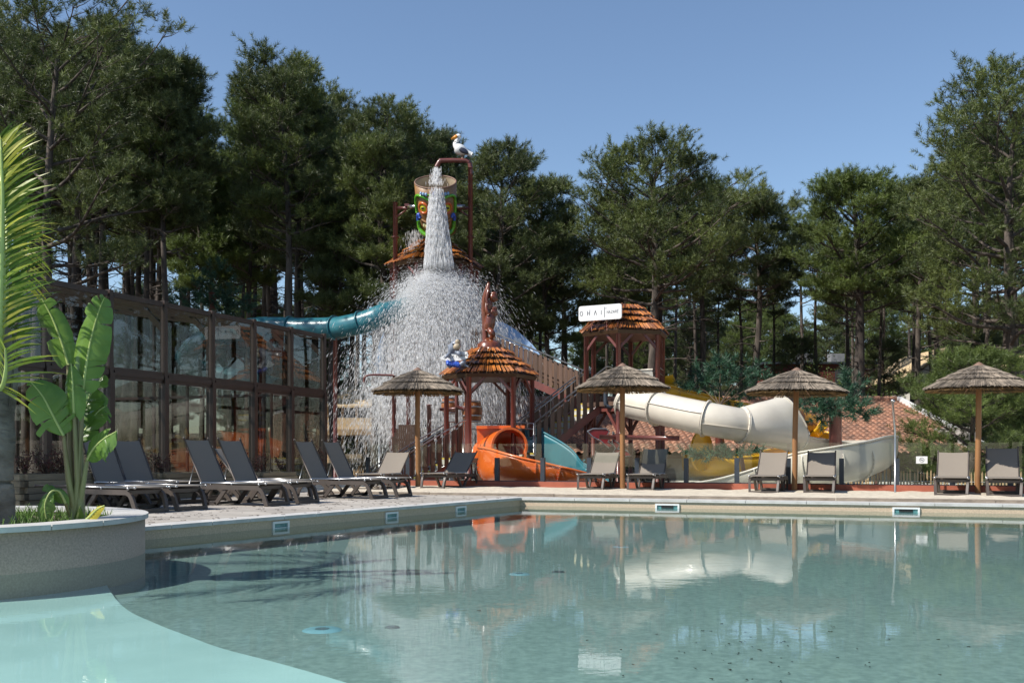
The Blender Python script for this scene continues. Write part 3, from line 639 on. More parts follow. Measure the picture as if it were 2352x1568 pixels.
# ------------------------------------------------------------------ glass pool enclosure on the left
GA = Vector((-5.02, 26.5, 0)); GB = Vector((-8.38, 17.9, 0)); gd = (GB-GA)/6; gu = gd.normalized(); gn = Vector((-gu.y, gu.x, 0))
if gn.x > 0: gn = -gn                                    # away from the pool
TOP, MID, BOT = 4.07, 2.53, .15; NB = 9; DEP = 7.5
ge = thing('pool_enclosure', 'brown framed glass pool enclosure with a glazed roof on the left', 'enclosure', (*GA[:2], BOT))
for i in range(NB+1):
    p = GA+gd*i
    MB().beam(p+Vector((0, 0, BOT)), p+Vector((0, 0, MID)), .17, .12, gu).build('post', M['bronze'], ge)
    MB().beam(p+Vector((0, 0, MID-.12)), p+Vector((0, 0, TOP+.06)), .12, .10, gu).build('upper_post', M['bronze'], ge)
    q = p+gn*DEP
    MB().beam(q+Vector((0, 0, BOT)), q+Vector((0, 0, TOP+1.15)), .12, .1, gu).build('rear_post', M['bronze'], ge)
    m = MB(); m.beam(p+Vector((0, 0, TOP-.05)), q+Vector((0, 0, TOP+1.1)), .09, .14); m.beam(p+gn*.02+Vector((0, 0, TOP-.55)), p+gn*.5+Vector((0, 0, TOP-.1)), .05, .12)
    m.build('roof_beam', M['bronze'], ge)
    if i < NB:
        p2 = p+gd; a, b = p+gu*.08, p2-gu*.08
        MB().beam(a+Vector((0, 0, TOP-.02)), b+Vector((0, 0, TOP-.02)), .08, .1).build('top_rail', M['bronze'], ge)
        f = MB(); f.beam(a+Vector((0, 0, MID)), b+Vector((0, 0, MID)), .13, .1)
        f.beam(a+Vector((0, 0, MID-.07)), b+Vector((0, 0, MID-.07)), .08, .1); f.beam(a+Vector((0, 0, MID+.06)), b+Vector((0, 0, MID+.06)), .06, .1); f.build('middle_rail', M['bronze'], ge)
        MB().beam(a+Vector((0, 0, BOT+.06)), b+Vector((0, 0, BOT+.06)), .1, .12).build('bottom_rail', M['bronze'], ge)
        for z0, z1 in ((BOT+.12, MID-.14), (MID+.11, TOP-.07)):
            MB().prism([a+Vector((0, 0, z0)), b+Vector((0, 0, z0)), b+Vector((0, 0, z1)), a+Vector((0, 0, z1))], gn*.008).build('window_pane', M['pane'], ge)
        if i % 2 == 1:
            mid = (a+b)/2; MB().beam(mid+gn*.03+Vector((0, 0, BOT+.1)), mid+gn*.03+Vector((0, 0, MID-.1)), .05, .05, gu).build('mullion', M['bronze'], ge)
        c1, c2 = a+gn*.1+Vector((0, 0, TOP+.03)), b+gn*.1+Vector((0, 0, TOP+.03)); rise = gn*(DEP-.2)+Vector((0, 0, 1.15*(DEP-.2)/DEP))
        MB().add([c1, c2, c2+rise, c1+rise, c1+Vector((0, 0, .01)), c2+Vector((0, 0, .01)), c2+rise+Vector((0, 0, .01)), c1+rise+Vector((0, 0, .01))],
                 [(0, 1, 2, 3), (7, 6, 5, 4), (0, 4, 5, 1), (1, 5, 6, 2), (2, 6, 7, 3), (3, 7, 4, 0)]).build('roof_pane', M['pane'], ge)
for k in range(1, 4):
    s = gn*(DEP*k/4)+Vector((0, 0, TOP+.06+1.15*k/4)); MB().beam(GA+s, GA+gd*NB+s, .07, .07).build('purlin', M['bronze'], ge)
s = gn*DEP+Vector((0, 0, TOP+1.12)); m = MB(); m.beam(GA+s, GA+gd*NB+s, .1, .12); m.beam(GA+gn*DEP+Vector((0, 0, MID)), GA+gd*NB+gn*DEP+Vector((0, 0, MID)), .1, .1); m.build('rear_rail', M['bronze'], ge)
ci = [GA+gu*-.2+gn*.06, GA+gd*(NB+1.5)+gn*.06, GA+gd*(NB+1.5)+gn*9, GA+gn*9-gu*.2]
struct('indoor_floor', MB().prism([(*p[:2], -.5) for p in ci][::-1], (0, 0, .645)), M['indoor'])
# end wall facing the playground
m = MB()
for k in range(1, 4):
    p = GA+gn*(DEP*k/4); m.beam(p+Vector((0, 0, BOT)), p+Vector((0, 0, TOP+1.1*k/4)), .07, .07, gn)
m.beam(GA+gn*.1+Vector((0, 0, MID)), GA+gn*(DEP-.1)+Vector((0, 0, MID)), .08, .08); m.build('end_frame', M['bronze'], ge)
MB().prism([GA+gn*.1+Vector((0, 0, BOT+.1)), GA+gn*(DEP-.1)+Vector((0, 0, BOT+.1)), GA+gn*(DEP-.1)+Vector((0, 0, TOP+1.0)), GA+gn*.1+Vector((0, 0, TOP-.1))], gu*.008).build('end_pane', M['pane'], ge)

# low sleeper planters with red leaved shrubs in front of it
SA = Vector((-7.35, 15.0, 0)); SB = Vector((-4.55, 21.0, 0)); sdv = (SB-SA).normalized(); sn = Vector((-sdv.y, sdv.x, 0))
SL = (SB-SA).length; rg = random.Random(8)
for k in range(5):
    p = SA+sdv*(SL*k/5+(.18 if k else 0)); q = SA+sdv*(SL*(k+1)/5); h = .5-.02*k
    t = thing('timber_planter', ['timber sleeper planter nearest the curved planter, behind the flat lounger', 'timber sleeper planter second along the enclosure', 'timber sleeper planter behind the pair of raised loungers, middle of the row', 'timber sleeper planter fourth along, with coppery shrubs', 'sunlit timber sleeper planter at the far end, by the last enclosure post'][k], 'planter', (*((p+q)/2)[:2], .15), 'sleeper planters along the enclosure')
    b = MB()
    for j in range(5):
        z = .15+(j+.5)*(h/5); o = rg.uniform(-.012, .012)
        for a_, c_ in ((p, q), (q, q+sn*.7), (q+sn*.7, p+sn*.7), (p+sn*.7, p)):
            dd = (c_-a_).normalized(); b.beam(a_+dd*(-.04 if j % 2 else .04)+Vector((o, 0, z)), c_+dd*(.04 if j % 2 else -.04)+Vector((o, 0, z)), .08, h/5-.008)
    b.build('boards', M['boards'], t); MB().prism([p+sn*.05+Vector((0, 0, .2)), q+sn*.05+Vector((0, 0, .2)), q+sn*.65+Vector((0, 0, .2)), p+sn*.65+Vector((0, 0, .2))][::-1], (0, 0, h-.1)).build('soil', M['soil'], t)
def leaf_quads(name, C, size, mt, parent, rng, up=.3):
    n = len(C); a = rng.normal(size=(n, 3)); a[:, 2] += up; a /= np.linalg.norm(a, axis=1, keepdims=True)
    b = np.cross(a, rng.normal(size=(n, 3))); b /= np.linalg.norm(b, axis=1, keepdims=True); s = (size*rng.uniform(.6, 1.2, n))[:, None]
    V = np.stack([C-a*s, C+b*s*.45, C+a*s, C-b*s*.45], 1); return arrmesh(name, V, np.arange(4*n).reshape(n, 4), mt, parent)
def shrub(name, lab, cat, loc, w, h, nst, nlf, lsize, mt, seed, group=None, spread=.8):
    r = random.Random(seed); rng = np.random.default_rng(seed); t = thing(name, lab, cat, loc, group); S = MB(); C = []
    for i in range(nst):
        az = r.uniform(0, 6.28); e = Vector((math.cos(az)*w*r.uniform(.2, 1)*spread, math.sin(az)*w*.5*r.uniform(.2, 1), h*r.uniform(.55, 1.0))); L0 = Vector(loc)
        pts = [L0, L0+e*.45+Vector((r.gauss(0, .03), 0, .05*h)), L0+e]; S.tube(catmull(pts, 4), [.008+.004*h]*3+[.006]*6, 4)
        for j in range(nlf):
            tt = r.uniform(.25, 1.05); p = L0+e*tt+Vector((r.gauss(0, .06), r.gauss(0, .06), r.gauss(0, .04)))*(w+.3)
            C.append(tuple(p))
    S.build('stems', M['twig'], t); leaf_quads('leaves', np.array(C), lsize, M[mt], t, rng); return t
for k, (fx, w, h, n, lab) in enumerate(((60, .35, .45, 12, 'low dark red shrub between the palm trunk and the banana plant'), (105, .4, .55, 16, 'fuller dark red shrub just left of the banana stems'), (140, .35, .62, 10, 'twiggy red shrub behind the banana stems'),
     (230, .4, .32, 10, 'low red shrub right of the banana stems'), (285, .45, .5, 16, 'dark red shrub before the second enclosure bay'), (318, .3, .36, 12, 'small dark red shrub at the foot of the thick enclosure post'), (372, .3, .45, 10, 'dark red shrub left of the first raised lounger back'),
     (505, .3, .36, 7, 'small red shrub seen between two raised lounger backs'), (552, .28, .55, 7, 'upright coppery shrub before the orange reflection'), (590, .4, .38, 9, 'spreading coppery shrub in the fourth planter'), (645, .2, .34, 6, 'small sunlit bronze shrub left of a raised lounger back'), (740, .2, .5, 6, 'thin coppery shrub by the last enclosure post'))):
    kx = (fx-CX)/F; sl_ = (SB.x-SA.x)/(SB.y-SA.y); Y = (SA.x-.35-sl_*SA.y)/(kx-sl_)
    shrub('red_shrub', lab, 'shrub', (kx*Y, Y, .58), w, h, n, 26, .022, 'redleaf', 60+k, 'red leaved shrubs in the sleeper planters')

# ------------------------------------------------------------------ reed helper, parasols
def reeds(name, A, B, w, mt, parent, rng=None, nrm=None):
    """triangular section straws from points A to points B"""
    A = np.asarray(A); B = np.asarray(B); n = len(A); d = B-A; d /= np.linalg.norm(d, axis=1, keepdims=True)
    up = np.tile([0, 0, 1.0], (n, 1)) if nrm is None else np.asarray(nrm); s_ = np.cross(d, up); s_ /= np.linalg.norm(s_, axis=1, keepdims=True); u = np.cross(s_, d)
    w = np.broadcast_to(w, (n,))[:, None]; V = []
    for q in (A, B): V += [q-s_*w/2, q+s_*w/2, q+u*w*.55]
    V = np.stack(V, 1); b = (np.arange(n)*6)[:, None]
    Fq = np.concatenate([b+np.array([[0, 3, 5, 2]]), b+np.array([[2, 5, 4, 1]]), b+np.array([[1, 4, 3, 0]])], 0)
    return arrmesh(name, V, Fq, mt, parent)
def make_parasol():
    root = thing('thatched_parasol', 'x', 'parasol', (0, 0, 0)); rng = np.random.default_rng(21)
    MB().tube(catmull([(0, 0, -.2), (.006, 0, .6), (-.006, .004, 1.4), (0, 0, 2.45)], 6), .058, 14).build('pole', M['pole'], root)
    Rm = 1.06; z1, z0 = 2.30, 2.80
    def prof(r): return z0-(z0-z1)*(r/Rm)**1.12
    tiers = [(.02, .42), (.26, .60), (.46, .80), (.66, 1.06)]
    for k, (ra, rb_) in enumerate(tiers):
        n = int(560+900*rb_); th = rng.uniform(0, 2*math.pi, n); lift = .05*(3-k)*0+.045*(1 if k < 3 else 0)
        r1 = rb_*(1+rng.normal(0, .012, n)); dth = rng.normal(0, .05, n)
        za = np.array([prof(ra)]*n)+.035+rng.uniform(0, .02, n); zb = prof(rb_)+.012+rng.uniform(-.012, .022, n)+(.045 if k < 3 else 0)
        A = np.stack([ra*np.cos(th), ra*np.sin(th), za], 1); B = np.stack([r1*np.cos(th+dth/(.4+rb_)), r1*np.sin(th+dth/(.4+rb_)), zb], 1)
        reeds('thatch_layer', A, B, rng.uniform(.010, .02, n), M['thatch'], root)
    MB().lathe([(.03, z0-.01)]+[(r, prof(r)-.012+.02*(1 if r < 1 else 0)) for r in (.3, .6, .9, 1.0)], 40).build('membrane', M['dark'], root)
    n = 900; th = rng.uniform(0, 2*math.pi, n); A = np.stack([.05*np.cos(th), .05*np.sin(th), np.full(n, z0-.07)], 1)
    B = np.stack([1.04*np.cos(th), 1.04*np.sin(th), np.full(n, z1-.035)+rng.uniform(-.015, .015, n)], 1); reeds('lining', A, B, .012, M['thatch_in'], root, nrm=np.tile([0, 0, -1.0], (n, 1)))
    hp = MB()
    for rr_, zz in ((.42, .012), (.60, .012), (.80, .012)):
        hp.tube([(rr_*.985*math.cos(a/20*2*math.pi), rr_*.985*math.sin(a/20*2*math.pi), prof(rr_)+.022) for a in range(21)], .018, 5, False)
    hp.tube([(.93*math.cos(a/24*2*math.pi), .93*math.sin(a/24*2*math.pi), z1+.005) for a in range(25)], .008, 5, False); hp.build('hoop', M['dark'], root)
    sp = MB()
    for a in range(8):
        c, s_ = math.cos(a*math.pi/4+.2), math.sin(a*math.pi/4+.2); sp.beam((.04*c, .04*s_, 2.66), (1.0*c, 1.0*s_, 2.29), .022, .03)
    sp.build('spokes', M['pole'], root)
    MB().lathe([(.001, z0+.1), (.035, z0+.085), (.11, z0+.03), (.115, z0+.015)], 20).build('cap', M['capwood'], root)
    return root
par = make_parasol()
for i, (px, Y, apex, wpx, lab) in enumerate(((959.5, 22.9, 843, 212, 'leftmost reed parasol, in front of the falling water'), (1430, 21.8, 833, 219, 'reed parasol between two loungers in front of the stairs and cream slide'),
        (1824, 21.0, 843, 240, 'reed parasol in front of the cream slide, tilted a little to the right'), (2246, 19.3, 831, 262, 'rightmost reed parasol, in front of the young bright pine'))):
    o = par if i == 0 else copy_tree(par); X = (px-CX)*Y/F; H = CH-(apex-HY)*Y/F-.14
    st = math.sqrt(1+((px-CX)/F)**2); sx = wpx*Y/F/st/2.15
    place(o, (X, Y, .14), i*1.3, (sx, sx, H/2.9), lab, 'reed thatched parasols in the sand')
    if i == 2: o.rotation_euler = (0, R(1.3), 0)
    if i == 3: o.rotation_euler = (0, R(-.6), 2)

# ------------------------------------------------------------------ sun loungers
def make_lounger(angle, style='x'):
    root = thing('sun_lounger', 'x', 'sun lounger', (0, 0, 0)); W = .56
    # foot at x = 0, head towards -x
    for s in (-1, 1):
        y = s*W/2
        f = MB(); f.beam((-1.62, y, .285), (-.1, y, .285), .045, .07); f.build('side_rail', M['plastic'], root)
        MB().sweep(catmull([(-.16, y, .29), (-.06, y, .24), (.0, y*.97, .1), (.03, y*.95, 0)], 5), [(-.022, -.03), (.022, -.03), (.022, .03), (-.022, .03)], smooth=False).build('leg', M['plastic'], root)
        v = MB(); sec = [(-.02, -.03), (.02, -.03), (.02, .03), (-.02, .03)]
        v.sweep(catmull([(-1.50, y*.96, .27), (-1.36, y*.96, .25), (-1.2, y*.96, .14), (-1.08, y*.96, .0)], 5), sec, smooth=False)
        v.beam((-1.1, y*.96, .025), (-.93, y*.96, .025), .04, .05); v.beam((-.95, y*.96, .02), (-.74, y*.96, .27), .04, .06); v.build('leg', M['plastic'], root)
        MB().sweep(catmull([(-1.55, y, .29), (-1.7, y, .26), (-1.84, y*.97, .14), (-1.88, y*.95, 0)], 5), [(-.022, -.03), (.022, -.03), (.022, .03), (-.022, .03)], smooth=False).build('leg', M['plastic'], root)
    for x_, z_, h_ in ((.025, .03, .05), (-.12, .285, .05), (-1.87, .03, .05), (-1.0, .03, .04), (-1.62, .285, .05)): MB().beam((x_, -W/2, z_), (x_, W/2, z_), .05, h_).build('cross_bar', M['plastic'], root)
    # seat
    st = MB(); st.add([(-1.22, -W/2+.0, .352), (.0, -W/2+.0, .352), (.0, W/2, .352), (-1.22, W/2, .352), (-1.22, -W/2, .343), (0, -W/2, .343), (0, W/2, .343), (-1.22, W/2, .343)], [(0, 1, 2, 3), (7, 6, 5, 4), (0, 4, 5, 1), (1, 5, 6, 2), (2, 6, 7, 3), (3, 7, 4, 0)])
    seat = st.build('seat', M['fabric'], root)
    e = MB()
    for s in (-1, 1):
        e.tube([(-1.25, s*W/2, .348), (.02, s*W/2, .348)], .014, 8); e.blob((.02, s*W/2, .348), (.02, .02, .02), 5)
        for x in (-1.22, -.62, -.1): e.blob((x, s*(W/2+.012), .335), (.018, .018, .026), 4)
    e.build('seat_tube', M['metal'], seat)
    # backrest hinged at x = -1.22
    ca, sa = math.cos(R(angle)), math.sin(R(angle)); L = .76; b = MB(); n = 9; vs = []
    for k in range(n):
        t = k/(n-1); sg = .018*math.sin(math.pi*t)
        for y in (-1, -.5, 0, .5, 1):
            yy = y*W/2; dip = sg*(1-y*y); px_ = -1.22-ca*L*t+sa*0; vs.append((px_+sa*(-dip), yy, .352+sa*L*t-ca*dip-(0.012*(1-y*y) if k == n-1 else 0)))
    m5 = len(vs); vs += [(x-sa*.007, y, z-ca*.007) for x, y, z in vs]; fs = []
    for k in range(n-1):
        for j in range(4):
            a_ = k*5+j; fs.append((a_, a_+5, a_+6, a_+1)); fs.append((m5+a_, m5+a_+1, m5+a_+6, m5+a_+5))
    b.add(vs, fs, True); bk = b.build('backrest', M['fabric'], root)
    e = MB()
    for s in (-1, 1):
        e = MB(); e.tube([(-1.22, s*W/2, .35), (-1.22-ca*(L+.02), s*W/2, .35+sa*(L+.02))], .014, 8); e.blob((-1.22-ca*(L+.03), s*W/2, .35+sa*(L+.03)), (.019, .019, .022), 5); e.build('back_tube', M['plastic'], bk)
    if angle > 5:
        for s in (-1, 1): MB().tube([(-1.22-ca*.36, s*(W/2-.03), .35+sa*.36), (-1.5, s*(W/2-.03), .3)], .009, 6).build('back_stay', M['metal'], root)
    return root
LG = {a: make_lounger(a) for a in (0, 38, 46, 63)}; lgu = {a: 0 for a in LG}
def aim(px, py, hx, zg=.16):
    """heading of a lounger from its foot and hinge positions"""
    Y = (CH-zg)*F/(py-HY); X = (px-CX)*Y/F; best = None
    for a in range(-175, -60):
        x, y = X-1.22*math.cos(R(a)), Y-1.22*math.sin(R(a)); e = abs(CX+F*x/y-hx)
        if best is None or e < best[0]: best = (e, a)
    return best[1]
def lounger(px, py, az, ang, lab, grp, zg=.15, sc=1.0):
    """foot end seen at (px, py); az is where the foot points, degrees from +x"""
    Y = (CH-zg)*F/(py-HY); X = (px-CX)*Y/F; o = LG[ang] if not lgu[ang] else copy_tree(LG[ang]); lgu[ang] += 1
    place(o, (X, Y, zg), R(az), sc, lab, grp); return o
G1 = 'taupe loungers on the deck beside the enclosure'; G2 = 'taupe loungers in the sand along the pool'
lounger(345, 1177, -28, 0, 'flat lounger nearest the curved planter, lowered right down', G1)
lounger(437, 1171, -28, 0, 'second flat lounger, just right of the one nearest the planter', G1)
lounger(372, 1159, -30, 63, 'lounger with raised back behind the banana leaves, the left one', G1)
lounger(438, 1155, -30, 63, 'lounger with raised back behind the banana leaves, the right one', G1)
lounger(634, 1161, -24, 63, 'raised lounger standing third from the planter on the deck, large dark back', G1)
lounger(704, 1155, -24, 63, 'raised lounger close behind the third one, its back just right of that one', G1)
lounger(690, 1148, -28, 46, 'lounger half hidden behind the third and fourth, only its grey back showing between theirs', G1)
lounger(868, 1144.5, -22, 63, 'raised lounger on the deck in front of the last enclosure bay', G1)
lounger(925, 1140, -22, 63, 'raised lounger at the end of the deck row, beside the last enclosure post', G1)
lounger(848, 1126, aim(848, 1126, 893), 38, 'lounger facing the deck left of the first parasol, shadow stripe across its back', G2, .16)
lounger(994, 1123, aim(994, 1123, 1046), 38, 'lounger right of the first parasol, its back mostly in shade', G2, .16)
lounger(1356, 1126, aim(1356, 1126, 1383), 38, 'lounger left of the second parasol, back fully sunlit', G2, .16)
lounger(1471, 1127, aim(1471, 1127, 1497), 46, 'lounger right of the second parasol, with a crossed shadow on its back', G2, .16)
lounger(1754, 1133.5, aim(1754, 1133, 1770), 38, 'lounger left of the third parasol, back sunlit', G2, .16)
lounger(1881, 1134, aim(1881, 1134, 1886), 38, 'lounger right of the third parasol, with an X of shade on its back', G2, .16)
lounger(2185, 1139.5, aim(2185, 1139, 2187), 38, 'lounger left of the rightmost parasol, back sunlit', G2, .16)
lounger(2307, 1142, aim(2307, 1142, 2302), 46, 'lounger right of the rightmost parasol, at the edge of the view', G2, .16)

# ------------------------------------------------------------------ shower pole
t = thing('shower', 'slim chrome shower pole standing in the sand by the glass fence', 'shower', (7.6, 19.95, .15))
x0 = (2054-CX)*19.8/F
MB().tube([(x0+.02, 19.8, .1), (x0+.01, 19.8, 1.4), (x0-.03, 19.8, 1.98)], .022, 10).build('pole', M['metal'], t)
m = MB(); m.blob((x0-.03, 19.8, 2.0), (.045, .045, .035), 6); m.tube([(x0-.03, 19.8, 2.0), (x0-.03, 19.7, 1.98)], .015, 8); m.build('shower_head', M['metal'], t)

# ------------------------------------------------------------------ thatched shelters of the water playground
def hexpt(c, r, a, z): return Vector((c[0]+r*math.cos(a), c[1]+r*math.sin(a), z))
def reed_roof(root, c, Re, zE, zT, rT, rot, nt_=4, seed=1):
    rng = np.random.default_rng(seed); S = [rot+i*math.pi/3 for i in range(6)]
    def rz(f): return rT+(Re-rT)*f, zT-(zT-zE)*(f**.92)
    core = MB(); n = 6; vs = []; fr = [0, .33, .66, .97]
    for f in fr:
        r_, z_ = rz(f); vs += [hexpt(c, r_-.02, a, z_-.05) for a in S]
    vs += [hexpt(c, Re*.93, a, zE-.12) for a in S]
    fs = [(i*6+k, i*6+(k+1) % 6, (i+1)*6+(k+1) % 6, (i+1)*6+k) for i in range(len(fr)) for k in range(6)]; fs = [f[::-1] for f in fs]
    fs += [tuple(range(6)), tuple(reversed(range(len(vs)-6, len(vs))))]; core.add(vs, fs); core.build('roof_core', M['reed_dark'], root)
    for k in range(nt_):
        f0, f1 = max(0, k/nt_-.02), (k+1)/nt_; r0, z0 = rz(f0); r1, z1 = rz(f1); A = []; B = []
        for i in range(6):
            a0, a1 = S[i], S[(i+1) % 6]; L = (hexpt(c, r1, a0, 0)-hexpt(c, r1, a1, 0)).length; m = int(L/.055)
            for j in range(m):
                u = (j+rng.uniform(.1, .9))/m; p = hexpt(c, r0, a0, z0).lerp(hexpt(c, r0, a1, z0), u); q = hexpt(c, r1, a0, z1).lerp(hexpt(c, r1, a1, z1), u)
                q2 = p.lerp(q, 1.04+rng.normal(0, .03)); q2.z += (.10 if k < nt_-1 else .03)+rng.normal(0, .012); p.z += .01
                A.append(tuple(p)); B.append(tuple(q2))
        reeds('reed_layer', A, B, rng.uniform(.035, .06, len(A)), M['reed'], root)
    hb = MB()
    for a in S:
        r0, z0 = rz(0); r1, z1 = rz(1); hb.tube([hexpt(c, r0, a, z0+.04), hexpt(c, (r0+r1)/2, a, rz(.5)[1]+.035), hexpt(c, r1, a, z1+.02)], .028, 6)
    hb.build('hip_reeds', M['reed'], root)
def shelter(name, lab, c, Re, zE, zT, rT, rot, zf, zg, pr=.07, seed=1, floor=True, rp=None):
    root = thing(name, lab, 'shelter', (c[0], c[1], zg)); reed_roof(root, c, Re, zE, zT, rT, rot, seed=seed)
    rp = rp or Re*.86; S = [rot+i*math.pi/3 for i in range(6)]
    for i, a in enumerate(S):
        p = hexpt(c, rp, a, zg); MB().tube([p, hexpt(c, rp, a, zE-.02)], pr, 12).build('post', M['redpost'], root)
        for da in (1, -1):
            q = hexpt(c, rp, S[(i+da) % 6], zE-.1); p2 = hexpt(c, rp, a, zE-.55); e = hexpt(c, rp, a, zE-.1).lerp(q, .38); e.z = zE-.08
            MB().beam(p2, e, .05, .07).build('brace', M['redpost'], root)
    rg_ = MB()
    for i in range(6): rg_.beam(hexpt(c, rp, S[i], zE-.07), hexpt(c, rp, S[(i+1) % 6], zE-.07), .07, .1)
    rg_.build('ring_beam', M['redpost'], root)
    if floor:
        MB().prism([hexpt(c, rp+.12, a, zf-.12) for a in S], (0, 0, .12)).build('floor', M['plank'], root)
    return root
def XY(px, Y): return ((px-CX)*Y/F, Y)
k1 = shelter('thatched_shelter', 'orange thatched shelter at the front with the carved monkey statue on top', XY(1124, 28), 1.40, 3.13, 3.86, .47, math.radians(4), .82, -.58, seed=3)
k2 = shelter('thatched_shelter', 'orange thatched platform roof carrying the white name sign', XY(1435, 29), 1.38, 4.42, 5.2, .5, R(15), 2.4, -.58, seed=4)
kc = XY(998, 34.6)
k3 = shelter('bucket_tower', 'tall tower with orange thatched roof under the tipping bucket', kc, 1.72, 7.42, 8.3, .5, R(10), 4.1, -.58, seed=5)
# rails on the platforms
def railing(root, pts, h, name='handrail', r=.02, mid=True):
    m = MB(); up = Vector((0, 0, h))
    m.tube([Vector(pts[0])]+[Vector(p)+up for p in pts]+[Vector(pts[-1])], r, 7)
    if mid: m.tube([Vector(p)+up*.9-Vector((0, 0, .06)) for p in pts], r*.8, 6)
    m.build(name, M['metal'], root)
c2 = XY(1435, 29); railing(k2, [hexpt(c2, 1.22, R(15-60), 2.4), hexpt(c2, 1.22, R(15), 2.4), hexpt(c2, 1.22, R(75), 2.4)], .98)
c1 = XY(1124, 28); railing(k1, [hexpt(c1, 1.2, R(4+60), .82), hexpt(c1, 1.2, R(4+120), .82)], .98); railing(k1, [hexpt(c1, 1.2, R(4-60), .82), hexpt(c1, 1.2, R(4), .82)], .98)
# cross pipes and braces under the second platform
m = MB()
for i in range(6):
    a, b = R(15+60*i), R(75+60*i); p = hexpt(c2, 1.19, a, 1.55); q = hexpt(c2, 1.19, a, 2.28).lerp(hexpt(c2, 1.19, b, 2.28), .4); m.beam(p, q, .06, .08)
    q = hexpt(c2, 1.19, b, 2.28).lerp(hexpt(c2, 1.19, a, 2.28), .4); m.beam(hexpt(c2, 1.19, b, 1.55), q, .06, .08); m.beam(hexpt(c2, 1.2, a, 2.2), hexpt(c2, 1.2, b, 2.2), .06, .14)
m.build('under_frame', M['redpost'], k2)
# ------------------------------------------------------------------ stairs
def stair(lab, a, b, wdir, n, left=True):
    """a, b: foot and head of the front stringer; wdir: vector across to the other side"""
    a, b, wv = Vector(a), Vector(b), Vector(wdir); t = thing('stairs', lab, 'stairs', a); d = b-a
    for s, off in enumerate((Vector((0, 0, 0)), wv)):
        MB().beam(a+off+Vector((0, 0, -.02)), b+off+Vector((0, 0, -.02)), .06, .22).build('stringer', M['redpost'], t)
        pl_ = MB(); L = Vector((d.x, d.y, 0)).length; m = max(3, int(L/.2))
        for i in range(m):
            p = a+off+d*((i+.5)/m); hd = Vector((d.x, d.y, 0)).normalized()*.065; sl3 = d.z/L*.065
            o = wv.normalized()*(-.045 if s == 0 else .045)
            pl_.prism([p-hd+o+Vector((0, 0, .08-sl3)), p+hd+o+Vector((0, 0, .08+sl3)), p+hd+o+Vector((0, 0, .93+sl3)), p-hd+o+Vector((0, 0, .93-sl3))], wv.normalized()*.022)
        pl_.build('balusters', M['plank'], t)
        for hh, rr in ((1.02, .021), (.9, .017), (.1, .015)):
            MB().tube([a+off+Vector((0, 0, hh)), b+off+Vector((0, 0, hh)), b+off+Vector((d.x, d.y, 0)).normalized()*.18+Vector((0, 0, hh)), b+off+Vector((d.x, d.y, 0)).normalized()*.2+Vector((0, 0, hh-.12))][:4 if hh > 1 else 2], rr, 7).build('rail', M['metal'], t)
        for f in (0, .5, 1): MB().tube([a+off+d*f, a+off+d*f+Vector((0, 0, 1.02))], .018, 6).build('upright', M['metal'], t)
    dh = Vector((d.x, d.y, 0))
    st_ = MB(); ys = MB()
    for i in range(n):
        p = a+dh*((i+.5)/n)+Vector((0, 0, d.z*(i+1)/n)); r_ = dh.normalized()*(dh.length/n/2+.01)
        st_.prism([p-r_+wv*.04, p+r_+wv*.04, p+r_+wv*.96, p-r_+wv*.96], (0, 0, -.035))
        st_.prism([p-r_+wv*.04-Vector((0, 0, .035)), p-r_+wv*.96-Vector((0, 0, .035)), p-r_+wv*.96-Vector((0, 0, d.z/n)), p-r_+wv*.04-Vector((0, 0, d.z/n))], dh.normalized()*.012)
        ys.prism([p-r_+wv*.05+Vector((0, 0, .002)), p-r_+wv*.95+Vector((0, 0, .002)), p-r_+wv*.95+Vector((0, 0, -.036)), p-r_+wv*.05+Vector((0, 0, -.036))], -dh.normalized()*.008)
    st_.build('steps', M['step'], t); ys.build('nosings', M['stepyellow'], t); return t
def wp(px, Y, z): return Vector(((px-CX)*Y/F, Y, z))
stair('lower stairs with brown plank sides climbing right to the signed platform', wp(1229, 27.3, .78), wp(1393, 28.4, 2.4), (-.55, 1.0, 0), 9)
stair('upper stairs with brown plank sides climbing left from the signed platform to the tower', wp(1330, 29.2, 2.42), wp(1080, 32.6, 4.2), (.25, 1.0, 0), 12)
stair('front left stairs with brown plank sides climbing right to the shelter with the statue', wp(868, 25.9, -.55), wp(1064, 27.2, .82), (-.45, 1.0, 0), 8)
ld = thing('stair_landing', 'railed brown landing between the lower stairs and the pavement, behind the teal chute', 'landing', wp(1200, 27.6, -.58))
MB().prism([wp(1150, 27.6, .7), wp(1229, 27.3, .7), wp(1200, 28.5, .7), wp(1150, 28.6, .7)], (0, 0, .1)).build('floor', M['plank'], ld)
for q in (wp(1155, 27.7, 0), wp(1225, 27.4, 0)): MB().tube([q+Vector((0, 0, -.58)), q+Vector((0, 0, .7))], .05, 8).build('post', M['redpost'], ld)
railing(ld, [wp(1190, 27.6, .8), wp(1226, 27.4, .8)], .97)

